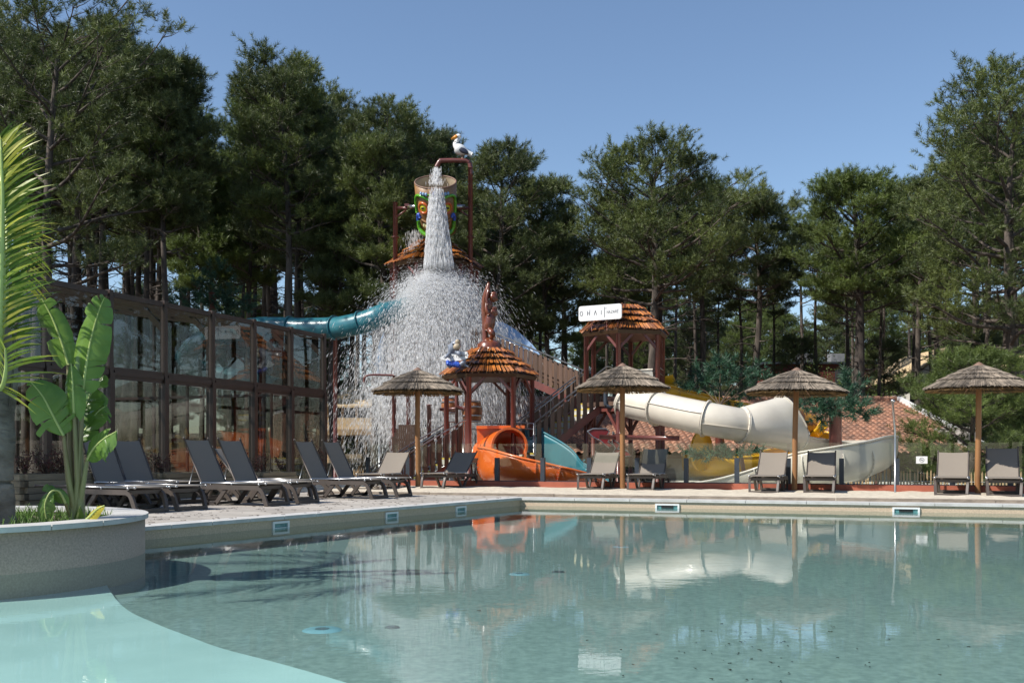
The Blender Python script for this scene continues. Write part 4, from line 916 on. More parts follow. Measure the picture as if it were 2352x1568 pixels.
# ------------------------------------------------------------------ slides
def slide_seg(mb, path, r, th0, th1, t, k=20):
    rr = r if isinstance(r, list) else [r]*len(path); full = abs(th1-th0) > 355
    def sec(q): return [(math.sin(R(th0+(th1-th0)*i/k))*q, -math.cos(R(th0+(th1-th0)*i/k))*q) for i in range(k+1)]
    if full: s_ = [(math.sin(2*math.pi*i/k), -math.cos(2*math.pi*i/k)) for i in range(k)]; mb.sweep(path, s_, True, False, scale=rr); mb.sweep(path, s_, True, False, scale=[q-t for q in rr])
    else: mb.sweep(path, sec(1)+sec(1-t/rr[0])[::-1], True, True, scale=rr)
def flange(p, d, r, mt, root, th0=0, th1=360, w=.02, ext=.06):
    p, d = Vector(p), Vector(d).normalized(); m = MB(); k = 28
    if th1-th0 > 355:
        s_ = [(math.sin(2*math.pi*i/k), -math.cos(2*math.pi*i/k)) for i in range(k)]; m.sweep([p-d*w, p+d*w], s_, True, True, scale=[r+ext]*2)
    else:
        a = [(math.sin(R(th0+(th1-th0)*i/k))*(r+ext), -math.cos(R(th0+(th1-th0)*i/k))*(r+ext)) for i in range(k+1)]; b = [(math.sin(R(th0+(th1-th0)*i/k))*(r+.002), -math.cos(R(th0+(th1-th0)*i/k))*(r+.002)) for i in range(k+1)]
        m.sweep([p-d*w, p+d*w], a+b[::-1], True, True, smooth=False)
    bo = MB(); up = Vector((0, 0, 1)); sd_ = d.cross(up).normalized(); u = sd_.cross(d)
    for i in range(18):
        a = R(th0+(th1-th0)*(i+.5)/18); q = p+sd_*math.sin(a)*(r+ext*.55)-u*math.cos(a)*(r+ext*.55)
        for e in (1, -1): bo.blob(q+d*e*(w+.004), (.011, .011, .011), 4)
    f = m.build('flange', mt, root); bo.build('bolts', M['grey'], f)
def D(x, y, Y): return P(x, y, Y)
# cream slide: enclosed tube, flare, then an open chute through a U-turn
cs = thing('water_slide', 'long cream water slide, a tube that flares into an open chute and turns back', 'water slide', (4.5, 26.5, -.5))
tp_ = catmull([D(1432, 916, 28.1), D(1452, 925, 27.9), D(1510, 937, 27.2), D(1570, 950, 26.6), D(1622, 961, 26.2), D(1665, 969, 26.1), D(1703, 976, 26.2)], 6)
m = MB(); slide_seg(m, tp_, .44, 0, 360, .02, 28); m.build('tube', M['cream'], cs)
for i, f in ((3, 0), (12, 0), (24, 0), (36, 0)):
    p = tp_[i]; d = tp_[min(i+1, 36)]-tp_[i-1]; flange(p, d, .44, M['cream'], cs)
sm_ = MB()
for i0, i1, sgn, el_ in ((3, 12, 1, -.05), (12, 24, 1, .25), (24, 36, 1, -.25)):
    pts = []
    for i in range(i0, i1+1):
        d = (tp_[min(i+1, 36)]-tp_[i-1]).normalized(); sd_ = d.cross(Vector((0, 0, 1))).normalized(); u = sd_.cross(d); a = math.pi/2+el_*1.2
        pts.append(tp_[i]+sd_*math.sin(a)*.455-u*math.cos(a)*.455)
    sm_.sweep(pts, [(-.02, -.008), (.02, -.008), (.02, .008), (-.02, .008)], smooth=False)
sm_.build('seam', M['cream'], cs)
fp = catmull([D(1703, 976, 26.2), D(1745, 982, 26.3), D(1790, 990, 26.6), D(1822, 996, 26.9)], 6)
m = MB(); n = len(fp)
# flare: round below, rising hood above that is cut back
sec = [(math.sin(a), -math.cos(a)) for a in [2*math.pi*i/32 for i in range(32)]]; vs = []; k = 32
for i, p in enumerate(fp):
    t = i/(n-1); d = (fp[min(i+1, n-1)]-fp[max(i-1, 0)]).normalized(); sd_ = d.cross(Vector((0, 0, 1))).normalized(); u = Vector((0, 0, 1))
    for a, b in sec:
        up_ = max(0, b); r_ = .44+.04*t; top = .48*t*up_; q = p+sd_*a*r_*(1+.12*t)+u*(b*r_+top)-d*(up_*t*.55); vs.append(q)
fs = [(i*k+j, i*k+(j+1) % k, (i+1)*k+(j+1) % k, (i+1)*k+j) for i in range(n-1) for j in range(k)]; m.add(vs, fs, True)
lip = [vs[(n-1)*k+j] for j in list(range(k))+[0]]; m.tube(lip, .028, 6, False); m.build('flare', M['cream'], cs)
cp_ = catmull([D(1815, 995, 26.9), D(1870, 1003, 27.4), D(1930, 1010, 27.8), D(1990, 1016, 27.8), D(2008, 1024, 27.1), D(2016, 1034, 25.9), D(1992, 1045, 24.6), D(1950, 1058, 23.9), D(1880, 1064, 23.8), D(1820, 1068, 24.3), D(1760, 1074, 24.8), D(1680, 1088, 25.1), D(1600, 1101, 25.2), D(1510, 1114, 25.3), D(1440, 1122, 25.2)], 8)
kk = len(cp_)
def bank(mb, path, r, wl, wr, t, k=18):
    """open chute: wall angles left and right vary along the path"""
    n = len(path); vs = []; up = Vector((0, 0, 1)); m2 = 2*(k+1)
    for i, p in enumerate(path):
        d = (path[min(i+1, n-1)]-path[max(i-1, 0)]).normalized(); sd_ = d.cross(up).normalized(); u = sd_.cross(d); f = i/(n-1); a0, a1 = -wl(f), wr(f); rr = r(f) if callable(r) else r
        for q in (rr, rr-t):
            row = []
            for j in range(k+1):
                a = R(a0+(a1-a0)*j/k); x = math.sin(a)*q; y = -math.cos(a)*q
                if abs(a) > math.pi/2: x = math.copysign(q, a); y = (abs(a)-math.pi/2)*q
                row.append(p+sd_*x+u*y)
            vs += row if q == rr else row[::-1]
    fs = [(i*m2+j, i*m2+(j+1) % m2, (i+1)*m2+(j+1) % m2, (i+1)*m2+j) for i in range(n-1) for j in range(m2)]
    b = len(mb.v); mb.add(vs, fs, True); mb.f += [tuple(b+j for j in reversed(range(m2))), tuple(b+(n-1)*m2+j for j in range(m2))]; mb.sm += [False]*2
    return vs, m2
def lipline(vs, m2, k, n, left): return [vs[i*m2+(0 if left else k)] for i in range(n)]
# walking along the path the outer wall of the turn is on the left
m = MB(); wl = lambda f: 82+62*math.exp(-((f-.46)/.2)**2); wr = lambda f: 80-22*math.exp(-((f-.46)/.2)**2)-max(0, f-.72)*40
m = MB(); vs, m2 = bank(m, cp_, lambda f: .50, wl, wr, .025, 18); m.build('chute', M['cream'], cs)
e = MB(); e.tube(lipline(vs, m2, 18, kk, True), .03, 6); e.tube(lipline(vs, m2, 18, kk, False), .03, 6); e.build('lip', M['cream'], cs)
for i in (54, 60, 66, 71, 75, 82):
    d = cp_[min(i+1, kk-1)]-cp_[i-1]; f = i/(kk-1); flange(cp_[i], d, .50, M['cream'], cs, -min(140, wl(f)), wr(f), .015, .045)
for p, q in ((D(2025, 1035, 26.5), D(2010, 1120, 26.8)), (D(1700, 1000, 26.2), D(1712, 1100, 26.6))):
    MB().tube([p-Vector((0, 0, .45)), q], .06, 10).build('support', M['redpost'], cs)
MB().beam(D(1965, 1098, 25.6), D(2040, 1058, 26), .06, .16).build('bracket', M['redpost'], cs)
# yellow slide
ys_ = thing('water_slide', 'yellow water slide leaving the signed platform and winding behind the cream one', 'water slide', (4.5, 29, -.5))
yp = catmull([D(1520, 896, 29.7), D(1560, 903, 29.7), D(1620, 915, 29.4), D(1680, 932, 29.2), D(1725, 944, 29.5), D(1757, 955, 30)], 7)
m = MB(); vs, m2 = bank(m, yp, .38, lambda f: 118-20*f, lambda f: 112-10*f, .02, 16); m.build('chute', M['yellow'], ys_)
e = MB(); e.tube(lipline(vs, m2, 16, len(yp), True), .03, 6); e.tube(lipline(vs, m2, 16, len(yp), False), .03, 6); e.build('lip', M['yellow'], ys_)
for i in (8, 17, 26): flange(yp[i], yp[i+1]-yp[i-1], .38, M['yellow'], ys_, -105, 105, .012, .045)
m = MB(); sh = D(1518, 866, 29.4); m.prism([sh, sh+Vector((.35, 0, .08)), sh+Vector((.55, .3, -.2)), sh+Vector((.55, .4, -.6)), sh+Vector((0, .3, -.6))], (0, .06, 0)); m.build('entry_wing', M['yellow'], ys_)
cpz = catmull([D(1757, 955, 30), D(1790, 957, 30.3), D(1825, 962, 30.8), D(1862, 975, 31)], 6)
m = MB(); slide_seg(m, cpz, .36, 0, 360, .02, 24); m.build('tube', M['caramel'], ys_); flange(cpz[9], cpz[10]-cpz[8], .36, M['caramel'], ys_)
yl = catmull([D(1862, 975, 31), D(1890, 1000, 31), D(1860, 1030, 29.5), D(1790, 1045, 28.4), D(1720, 1052, 28.2), D(1650, 1060, 28.3), D(1612, 1062, 29), D(1600, 1068, 29.8), D(1640, 1078, 30.2), D(1720, 1085, 30)], 7)
m = MB(); vs, m2 = bank(m, yl, .42, lambda f: 95+40*math.exp(-((f-.7)/.15)**2), lambda f: 110, .02, 16); m.build('lower_chute', M['yellow'], ys_)
e = MB(); e.tube(lipline(vs, m2, 16, len(yl), True), .03, 6); e.tube(lipline(vs, m2, 16, len(yl), False), .03, 6); e.build('lip', M['yellow'], ys_)
rp_ = D(1612, 1035, 28.0); flange(rp_, (1, -.9, 0), .5, M['yellow'], ys_, 0, 360, .03, .07)
# teal tube high on the left, out of the tower and down behind the enclosure
ts = thing('water_slide', 'teal tube slide running left from the tower and down behind the enclosure', 'water slide', (-6, 34, -.5))
tq = catmull([D(960, 700, 33.6), D(915, 712, 33), D(880, 722, 32.7), D(850, 735, 32.7), D(800, 748, 33), D(762, 753, 33.4), D(690, 754, 33.8), D(600, 752, 34.4), D(520, 764, 35.6), D(450, 790, 37), D(430, 830, 38.5), D(490, 860, 39), D(570, 872, 38), D(640, 890, 37)], 7)
m = MB(); slide_seg(m, tq, .36, 0, 360, .02, 24); m.build('tube', M['teal'], ts)
for i in (14, 24, 34, 44, 56, 68, 80): flange(tq[i], tq[i+1]-tq[i-1], .36, M['teal'], ts)
for px, Y in ((600, 34.4), (770, 33.4)):
    MB().tube([D(px, 775, Y), wp(px, Y, -.5)], .07, 10).build('support', M['redpost'], ts)
# low teal chute beside the orange one
t2 = thing('water_slide', 'short teal water slide tucked behind the orange one', 'water slide', (1, 26.5, -.5))
q2 = catmull([D(1212, 998, 28.4), D(1240, 1022, 28.2), D(1275, 1042, 27.8), D(1315, 1064, 27.3), D(1350, 1090, 26.8), D(1380, 1120, 26.2)], 7)
m = MB(); vs, m2 = bank(m, q2, lambda f: .36+.2*min(1, f*3), lambda f: 85, lambda f: 75+75*min(1, f*3), .02, 18); m.build('chute', M['teal'], t2)
e = MB(); e.tube(lipline(vs, m2, 18, len(q2), True), .03, 6); e.tube(lipline(vs, m2, 18, len(q2), False), .03, 6); e.build('lip', M['teal'], t2)
flange(q2[29], q2[30]-q2[28], .56, M['teal'], t2, -85, 150, .012, .04)
m = MB(); b0 = D(1207, 984, 28.2)
for sx in (0, 1): m.prism([b0+Vector((sx*.5, 0, 0)), b0+Vector((sx*.5-.05+.2*sx, -.1, .03)), b0+Vector((.12+sx*.3, -.35, -.55)), b0+Vector((.1+sx*.35, 0, -.6))], (.03, .03, 0))
m.prism([b0+Vector((0, .05, .02)), b0+Vector((.55, .05, .02)), b0+Vector((.5, .05, -.6)), b0+Vector((.1, .05, -.6))], (0, .03, 0)); m.build('entry', M['teal'], t2)
# orange slide
os_ = thing('water_slide', 'bright orange water slide with an arched hood and a curved trough by the glass fence', 'water slide', (0, 26, -.5))
hp_ = catmull([D(1118, 1046, 28.0), D(1140, 1032, 27.5), D(1157, 1026, 27.0), D(1170, 1024, 26.4)], 4)
m = MB(); slide_seg(m, hp_, .46, 62, 298, .03, 26); m.build('hood', M['orange'], os_)
def arch(p, d, r, w, e, mt, nm, root):
    p, d = Vector(p), Vector(d).normalized(); m = MB(); k = 30; th0, th1 = 62, 298
    a = [(math.sin(R(th0+(th1-th0)*i/k))*(r+e), -math.cos(R(th0+(th1-th0)*i/k))*(r+e)) for i in range(k+1)]; b = [(math.sin(R(th0+(th1-th0)*i/k))*(r-.02), -math.cos(R(th0+(th1-th0)*i/k))*(r-.02)) for i in range(k+1)]
    m.sweep([p-d*w, p+d*w], a+b[::-1], True, True, smooth=False); m.build(nm, mt, root)
arch(hp_[-1], Vector((.25, -1, 0)), .46, .04, .035, M['orange'], 'hood_rim', os_)
lg = MB()
for s in (-1, 1):
    x0_ = D(1170, 1030, 26.5).x+s*.42; lg.prism([Vector((x0_-.035, 26.42, .5)), Vector((x0_+.035, 26.42, .5)), Vector((x0_+.035, 26.42, .98)), Vector((x0_-.035, 26.42, .98))], (0, .7, 0))
lg.build('hood_side', M['orange'], os_)
pan = MB(); pan.prism([D(1095, 978, 27.5), D(1150, 978, 27.5), D(1150, 990, 27.5), D(1128, 1040, 27.5), D(1100, 1060, 27.5), D(1096, 1030, 27.5)], (0, .05, 0)); pan.prism([D(1095, 978, 27.5), D(1206, 977, 27.5), D(1206, 984, 27.5), D(1095, 985, 27.5)], (0, -.28, 0)); pan.build('entry_wall', M['orange'], os_)
op = catmull([D(1165, 1040, 28.2), D(1160, 1048, 27.4), D(1148, 1060, 26.6), D(1140, 1072, 25.8), D(1168, 1074, 25.0), D(1208, 1074, 24.6), D(1265, 1077, 24.5), D(1325, 1088, 24.6), D(1375, 1112, 24.9)], 8)
m = MB(); vs, m2 = bank(m, op, lambda f: .46, lambda f: 85-15*math.exp(-((f-.5)/.25)**2), lambda f: 92+62*math.exp(-((f-.40)/.27)**2), .025, 18); m.build('trough', M['orange'], os_)
e = MB(); e.tube(lipline(vs, m2, 18, len(op), True), .035, 6); e.tube(lipline(vs, m2, 18, len(op), False), .035, 6); e.build('lip', M['orange'], os_)
for i in (14, 18, 22, 44, 50, 57): f = i/(len(op)-1); flange(op[i], op[i+1]-op[i-1], .46, M['orange'], os_, -60, 92+62*math.exp(-((f-.40)/.27)**2), .014, .04)
MB().box((D(1140, 1100, 26.8).x, 26.9, -.05), (1.0, .5, 1.0)).build('base', M['plank'], os_)
# second orange piece further left of the stairs, seen in the glass
# ------------------------------------------------------------------ name sign
sg = thing('name_sign', 'white rounded sign reading OHAI NAZARE on the thatched platform roof', 'sign', P(1378, 740, 28.0))
c00, c10, c11, c01 = P(1329, 738, 28.3), P(1427.5, 731.4, 27.7), P(1427.5, 696.5, 27.7), P(1329, 703.8, 28.3)
ex = c10-c00; ey = ((c01-c00)+(c11-c10))/2; nn = ex.cross(ey).normalized()
if nn.y > 0: nn = -nn
W_, H_ = ex.length, ey.length; ux, uy = ex.normalized(), ey.normalized(); rr_ = .07; pts = []
for cx_, cy_, a0 in ((W_-rr_, rr_, -90), (W_-rr_, H_-rr_, 0), (rr_, H_-rr_, 90), (rr_, rr_, 180)):
    for i in range(7): a = R(a0+15*i); pts.append(c00+ux*(cx_+rr_*math.cos(a))+uy*(cy_+rr_*math.sin(a))-nn*.05)
MB().prism(pts, nn*.05).build('board', M['white'], sg)
def letters(root, o, ux, uy, nn, S, mt, lw=.011, name='letter', nazare=True):
    """O H A I as strokes; o is the lower left corner of a box S wide by .36 S high"""
    def L(a, b): return [o+ux*(a[0]*S)+uy*(a[1]*S)+nn*.002, o+ux*(b[0]*S)+uy*(b[1]*S)+nn*.002]
    def stroke(segs, nm):
        m = MB()
        for a, b in segs: p, q = L(a, b); m.beam(p, q, lw, .006, nn)
        m.build(nm, mt, root)
    ce = (.068, .178); rx, ry = .032, .046; k = 16
    stroke([((ce[0]+rx*math.cos(2*math.pi*i/k), ce[1]+ry*math.sin(2*math.pi*i/k)), (ce[0]+rx*math.cos(2*math.pi*(i+1)/k), ce[1]+ry*math.sin(2*math.pi*(i+1)/k))) for i in range(k)], name)
    b0, t0 = .130, .226; stroke([((.210, b0), (.210, t0)), ((.262, b0), (.262, t0)), ((.210, .178), (.262, .178)), ((.272, .247), (.262, .236))], name)
    stroke([((.368, b0), (.398, t0)), ((.428, b0), (.398, t0))], name); stroke([((.533, b0), (.533, t0))], name); stroke([((.612, .07), (.612, .29))], 'rule')
    stroke([((.640, .262), (.652, .268)), ((.640, .262), (.648, .25))], 'emblem')
    if nazare:
        b0, t0, x, w, g = .148, .205, .665, .034, .0135
        N = [((0, 0), (0, 1)), ((0, 1), (1, 0)), ((1, 0), (1, 1))]; A = [((0, 0), (.5, 1)), ((.5, 1), (1, 0)), ((.2, .35), (.8, .35))]; Z = [((0, 1), (1, 1)), ((1, 1), (0, 0)), ((0, 0), (1, 0))]
        Rr = [((0, 0), (0, 1)), ((0, 1), (.8, .95)), ((.8, .95), (.8, .55)), ((.8, .55), (0, .5)), ((.4, .5), (1, 0))]; E = [((0, 0), (0, 1)), ((0, 1), (.85, 1)), ((0, .5), (.8, .5)), ((0, 0), (.85, 0)), ((.3, 1.2), (.65, 1.45))]
        for gl_ in (N, A, Z, A, Rr, E):
            m = MB()
            for a, b in gl_:
                p, q = L((x+a[0]*w, b0+a[1]*(t0-b0)), (x+b[0]*w, b0+b[1]*(t0-b0))); m.beam(p, q, lw*.5, .006, nn)
            m.build(name, mt, root); x += w+g
letters(sg, c00-uy*.02, ux, uy, nn, W_, M['ink'], .014)
for f in (.3, .65): MB().tube([c00+ux*(W_*f)-nn*.03+uy*.02, c00+ux*(W_*f)-nn*.03-uy*.3], .012, 6).build('bracket', M['redpost'], sg)

# ------------------------------------------------------------------ tipping bucket and its pipes
bt = thing('tipping_bucket', 'big barrel shaped tipping bucket painted with a green and orange tiki face', 'tipping bucket', P(998, 470, 34))
bc = P(1000, 418, 33.4); Rb = Matrix.Rotation(R(33), 3, 'X'); RB, HB = .71, 1.72
def bp_(th, z, off=0.0):
    """point on the bucket wall: th degrees from the front, z down from the rim"""
    r = RB-.05*z/HB+off; return bc+Rb @ Vector((r*math.sin(R(th)), -r*math.cos(R(th)), -z))
m = MB(); m.lathe([(RB-.045, 0), (RB, 0), (RB-.03, -HB*.5), (RB-.06, -HB), (.001, -HB-.02)], 40, bc, Rb); m.build('body', M['bucket'], bt)
m = MB(); m.lathe([(RB-.04, -.0), (RB-.07, -HB*.5), (RB-.1, -HB+.05), (.001, -HB+.05)], 40, bc, Rb); m.build('lining', M['bucket_in'], bt)
m = MB(); m.tube([bp_(a*10, .0, -.02) for a in range(37)], .028, 6, False); m.build('rim', M['capwood'], bt)
def relief(pts, r, mt, name, fl=.6):
    m = MB(); m.tube(catmull([bp_(a, z, .02) for a, z in pts], 5), r, 7); return m.build(name, M[mt], bt)
for s in (-1, 1):
    relief([(s*66, .95), (s*68, .6), (s*60, .36), (s*38, .30), (s*10, .42)], .055, 'green', 'brow')
    relief([(s*8, .22), (s*34, .22)], .03, 'green', 'crest')
    for a in (22, 30, 38): m = MB().blob(bp_(s*a, .2, .03), (.045, .05, .06), 5); m.build('crest_tooth', M['paleblue'], bt)
    e0 = [(s*34+14*math.cos(t/10*2*math.pi), .70+.17*math.sin(t/10*2*math.pi)) for t in range(11)]; relief(e0, .05, 'eyeorange', 'eye_ring')
    nrm = (bp_(s*34, .7, 1)-bp_(s*34, .7)).normalized(); q = Matrix.Rotation(0, 3, 'X'); rot_ = nrm.to_track_quat('Z', 'Y').to_matrix()
    m = MB().blob(bp_(s*34, .70, -.01), (.15, .15, .07), 8, rot_); ey_ = m.build('eye', M['lime'], bt); MB().blob(bp_(s*34, .69, .055), (.075, .035, .02), 6, rot_).build('pupil', M['black'], ey_)
    relief([(s*50, 1.08), (s*56, .98), (s*62, 1.1), (s*60, 1.25)], .06, 'blue', 'cheek')
    relief([(s*58, 1.2), (s*56, 1.45), (s*40, 1.6), (s*15, 1.66), (0, 1.66)], .075, 'green', 'jaw')
relief([(-45, 1.12), (-40, 1.3), (-20, 1.42), (0, 1.45), (20, 1.42), (40, 1.3), (45, 1.12)], .04, 'bucket', 'lip')
relief([(-45, 1.12), (-20, 1.2), (0, 1.22), (20, 1.2), (45, 1.12)], .04, 'bucket', 'lip')
for i in range(9): m = MB().blob(bp_(-36+9*i, 1.3, .0), (.052, .04, .09), 5); m.build('tooth', M['teeth'], bt)
relief([(-8, .95), (0, 1.02), (8, .95), (0, .82), (-8, .95)], .06, 'green', 'nose'); relief([(0, .1), (0, .3), (0, .6)], .06, 'blue', 'nose_band')
for s in (-1, 1):
    a = bc+Rb @ Vector((s*.7, 0, -.85)); MB().tube([a, a+Vector((s*.28, 0, 0))], .06, 10).build('axle', M['metal'], bt)
pipes = thing('gooseneck_pipe', 'oxide red pipe frame with a gooseneck pipe holding the tipping bucket', 'pipe frame', (*XY(998, 34), -.58))
yl_ = 34.0
def ptube(nm, pts, r, n=12, root=pipes, mt='redpost'): return MB().tube(pts, r, n).build(nm, M[mt], root)
lx, rx_ = XY(908, yl_)[0], XY(1080.5, yl_)[0]; zt = lambda y: CH-(y-HY)*yl_/F
ptube('post', [Vector((lx, yl_, -.58)), Vector((lx, yl_, zt(465)))], .078)
ptube('post', [Vector((rx_, yl_, -.58)), Vector((rx_, yl_, zt(385)))], .078)
ptube('gooseneck', catmull([Vector((rx_, yl_, zt(400))), Vector((rx_, yl_, zt(383))), Vector((rx_-.06, yl_, zt(372))), Vector((rx_-.25, yl_, zt(369))), Vector((rx_-.95, yl_, zt(369))), Vector((XY(1010, 34)[0], yl_, zt(371))), Vector((XY(1002, 34)[0], yl_, zt(384)))], 6), .078)
for x_, s in ((lx, 1), (rx_, -1)):
    ptube('arm', [Vector((x_, yl_, zt(478))), Vector((x_+s*.42, yl_, zt(478)))], .055); ptube('brace', [Vector((x_, yl_, zt(500))), Vector((x_+s*.38, yl_, zt(482)))], .03)
    MB().box((x_+s*.4, yl_, zt(472)), (.16, .2, .09)).build('bearing', M['redpost'], pipes)
    MB().lathe([(.09, -.01), (.14, -.01), (.14, .01), (.09, .01)], 14, (x_, yl_, zt(545))).build('collar', M['redpost'], pipes)
# pelican
pe = thing('pelican_figure', 'white pelican figure with an orange beak perched on the gooseneck pipe', 'figure', P(1062, 362, 34)); Yp = 34.0
m = MB(); m.sweep(catmull([P(1045, 340, Yp), P(1052, 342, Yp), P(1062, 346, Yp), P(1072, 350, Yp), P(1084, 356, Yp)], 5), [(math.cos(a*.5236), math.sin(a*.5236)) for a in range(12)], scale=[.09+.10*math.sin(math.pi*min(1, (i+1.5)/17)) for i in range(21)])
m.sweep(catmull([P(1056, 345, Yp), P(1048, 338, Yp), P(1046, 330, Yp), P(1050, 322, Yp), P(1051, 317, Yp)], 5), [(math.cos(a*.6283), math.sin(a*.6283)) for a in range(10)], scale=[.11-.05*i/20 for i in range(21)]); m.blob(P(1053, 313.5, Yp), (.1, .08, .085), 8)
m.build('body', M['white'], pe)
MB().sweep([P(1050, 313, Yp-.02), P(1045, 316, Yp-.02), P(1036, 319.5, Yp-.02)], [(math.cos(a*.7854), math.sin(a*.7854)) for a in range(8)], scale=[.075, .07, .02]).build('beak', M['beak'], pe)
m = MB()
for s in (-1, 1): m.blob(P(1064, 346, Yp+s*.15), (.2, .05, .09), 7, Matrix.Rotation(R(28), 3, 'Y'))
m.build('wing', M['ink'], pe); MB().blob(P(1052, 312.6, Yp-.07), (.02, .015, .02), 5).build('eye', M['black'], pe); MB().tube([P(1062, 352, Yp), P(1062, 368, Yp)], .05, 8).build('mount', M['capwood'], pe)
# carved monkey statue on the shelter roof
ms = thing('carved_statue', 'glossy brown carved statue of two stacked monkeys on the front shelter roof', 'statue', P(1124, 798, 28)); Ym = 28.0
m = MB(); S8 = [(math.cos(a*.5236), math.sin(a*.5236)) for a in range(12)]
def lim(pts, rad): m.sweep(catmull(pts, 4), S8, scale=[rad[min(len(rad)-1, int(i/4))]*(1-(i/4-int(i/4)))+rad[min(len(rad)-1, int(i/4)+1)]*(i/4-int(i/4)) for i in range((len(pts)-1)*4+1)])
lim([P(1115, 793, Ym+.05), P(1114, 760, Ym+.08), P(1113, 720, Ym+.08), P(1114, 690, Ym+.05), P(1119, 670, Ym), P(1123, 648, Ym)], [.09, .08, .09, .1, .09, .03])
lim([P(1122, 760, Ym), P(1124, 745, Ym), P(1126, 730, Ym), P(1127, 718, Ym)], [.12, .16, .15, .1])
for s in (-1, 1):
    lim([P(1124, 757, Ym+s*.08), P(1129, 763, Ym+s*.12-.05), P(1132, 768, Ym+s*.12-.05), P(1127, 778, Ym+s*.1), P(1124, 790, Ym+s*.08)], [.08, .085, .075, .05, .06])
    lim([P(1122, 722, Ym+s*.12), P(1118, 712, Ym+s*.14), P(1117, 700, Ym+s*.1), P(1120, 690, Ym+s*.08)], [.06, .05, .045, .04]); lim([P(1120, 700, Ym+s*.1), P(1118, 688, Ym+s*.1), P(1120, 674, Ym+s*.08), P(1122, 664, Ym+s*.05)], [.05, .045, .04, .03])
lim([P(1122, 712, Ym), P(1123, 700, Ym), P(1124, 690, Ym)], [.1, .11, .08])
for y in (717, 683):
    m.blob(P(1133, y, Ym), (.12, .11, .14), 9); m.blob(P(1139, y+3, Ym), (.06, .08, .07), 7); m.blob(P(1134, y-8, Ym), (.11, .1, .06), 7)
    for s in (-1, 1): m.blob(P(1130, y-1, Ym+s*.11), (.04, .02, .045), 5)
m.build('figure', M['redbrown'], ms)
m = MB(); m.lathe([(.001, .2), (.1, .19), (.16, .13), (.27, .08), (.34, .02), (.36, -.12)], 14, P(1124, 792, 28)); m.build('plinth', M['redbrown'], ms)
# shark with the surfboard
sk_ = thing('shark_figure', 'grey shark figure lying over a white surfboard lettered OHAI NAZARE on the front shelter roof', 'figure', P(1046, 840, 27)); Y7 = 26.9
o0, o1 = P(1011, 822.5, Y7+.15), P(1080, 815, Y7-.1); ux = (o1-o0).normalized(); uy = Vector((0, 0, 1)); uy = (uy-ux*uy.dot(ux)).normalized(); nn = ux.cross(uy); nn = -nn if nn.y > 0 else nn; W_ = (o1-o0).length
pts = [o0+ux*(W_*t)+uy*h for t, h in ((0, 0), (.12, .055), (.3, .11), (.6, .125), (.85, .10), (.93, .09), (.93, .02), (.97, .0), (.93, -.03), (.93, -.075), (.8, -.11), (.5, -.125), (.25, -.1), (.1, -.05))]
MB().prism(pts, nn*.05).build('surfboard', M['white'], sk_); letters(sk_, o0+ux*.1-uy*.13+nn*.05, ux, uy, nn, W_*.86, M['ink'], .009)
m = MB(); lim([P(1030, 842, Y7+.15), P(1042, 828, Y7+.2), P(1040, 812, Y7+.15), P(1042, 800, Y7+.05), P(1048, 790, Y7), P(1054, 778, Y7-.05)], [.07, .1, .13, .15, .14, .04])
lim([P(1034, 812, Y7+.1), P(1027, 817, Y7-.12), P(1022, 822, Y7-.14)], [.06, .05, .02]); lim([P(1047, 806, Y7), P(1054, 811, Y7-.15), P(1057, 816, Y7-.16)], [.06, .06, .04])
lim([P(1052, 842, Y7), P(1062, 834, Y7-.05), P(1067, 828, Y7-.05), P(1067, 815, Y7-.1)], [.06, .06, .045, .015]); lim([P(1058, 836, Y7), P(1067, 838, Y7), P(1076, 842, Y7-.05)], [.06, .045, .015]); lim([P(1035, 797, Y7+.1), P(1031, 794, Y7+.15), P(1029, 800, Y7+.2)], [.05, .035, .01])
m.build('shark', M['sharkgrey'], sk_)
m = MB(); m.blob(P(1049, 796, Y7-.13), (.1, .07, .09), 8, Matrix.Rotation(R(-30), 3, 'Y')); m.blob(P(1051, 785, Y7-.09), (.07, .06, .08), 7); m.build('belly', M['bucket_in'], sk_)
for s in (-.045, .05): MB().blob(P(1041, 792, Y7-.1)+Vector((s+.04, -.03, .02)), (.022, .015, .03), 5).build('eye', M['ink'], sk_)
m = MB()
for i in range(6): x = 1028+i*4.6; lim([P(x, 830+(i % 3)*1.5, Y7+.02), P(x+2, 836+i*.8, Y7-.08), P(x+5, 837+i*1.0, Y7-.02)], [.05, .06, .03])
m.build('waves', M['blue'], sk_)
# pale blue surfboard with hibiscus flowers beside the stairs
sb = thing('giant_surfboard', 'giant pale blue surfboard with white hibiscus flowers leaning by the upper stairs', 'surfboard', P(1200, 800, 30.5)); a = P(1240, 836, 33.4); b = P(1132, 742, 34.2); ux = (b-a).normalized(); nn = Vector((.1, -1, .1)).normalized(); uy = nn.cross(ux).normalized(); L = (b-a).length
pts = [a+ux*(L*(.5-.5*math.cos(t*math.pi/14)))+uy*(.35*math.sin(t*math.pi/14)**.8) for t in range(15)]+[a+ux*(L*(.5+.5*math.cos(t*math.pi/14)))-uy*(.35*math.sin(t*math.pi/14)**.8) for t in range(1, 14)]
MB().prism(pts, nn*.06).build('board', M['paleblue'], sb)
for k, (f, g) in enumerate(((.22, .0), (.5, -.04), (.78, .02))):
    m = MB(); c = a+ux*(L*f)+uy*g+nn*.064
    for i in range(5):
        t = i*1.2566+k; d = ux*math.cos(t)+uy*math.sin(t); e = ux*-math.sin(t)+uy*math.cos(t)
        m.prism([c+d*.02-e*.012, c+d*.09-e*.065, c+d*.17-e*.055, c+d*.19, c+d*.17+e*.055, c+d*.09+e*.065, c+d*.02+e*.012], nn*.004)
    m.build('flower', M['white'], sb)
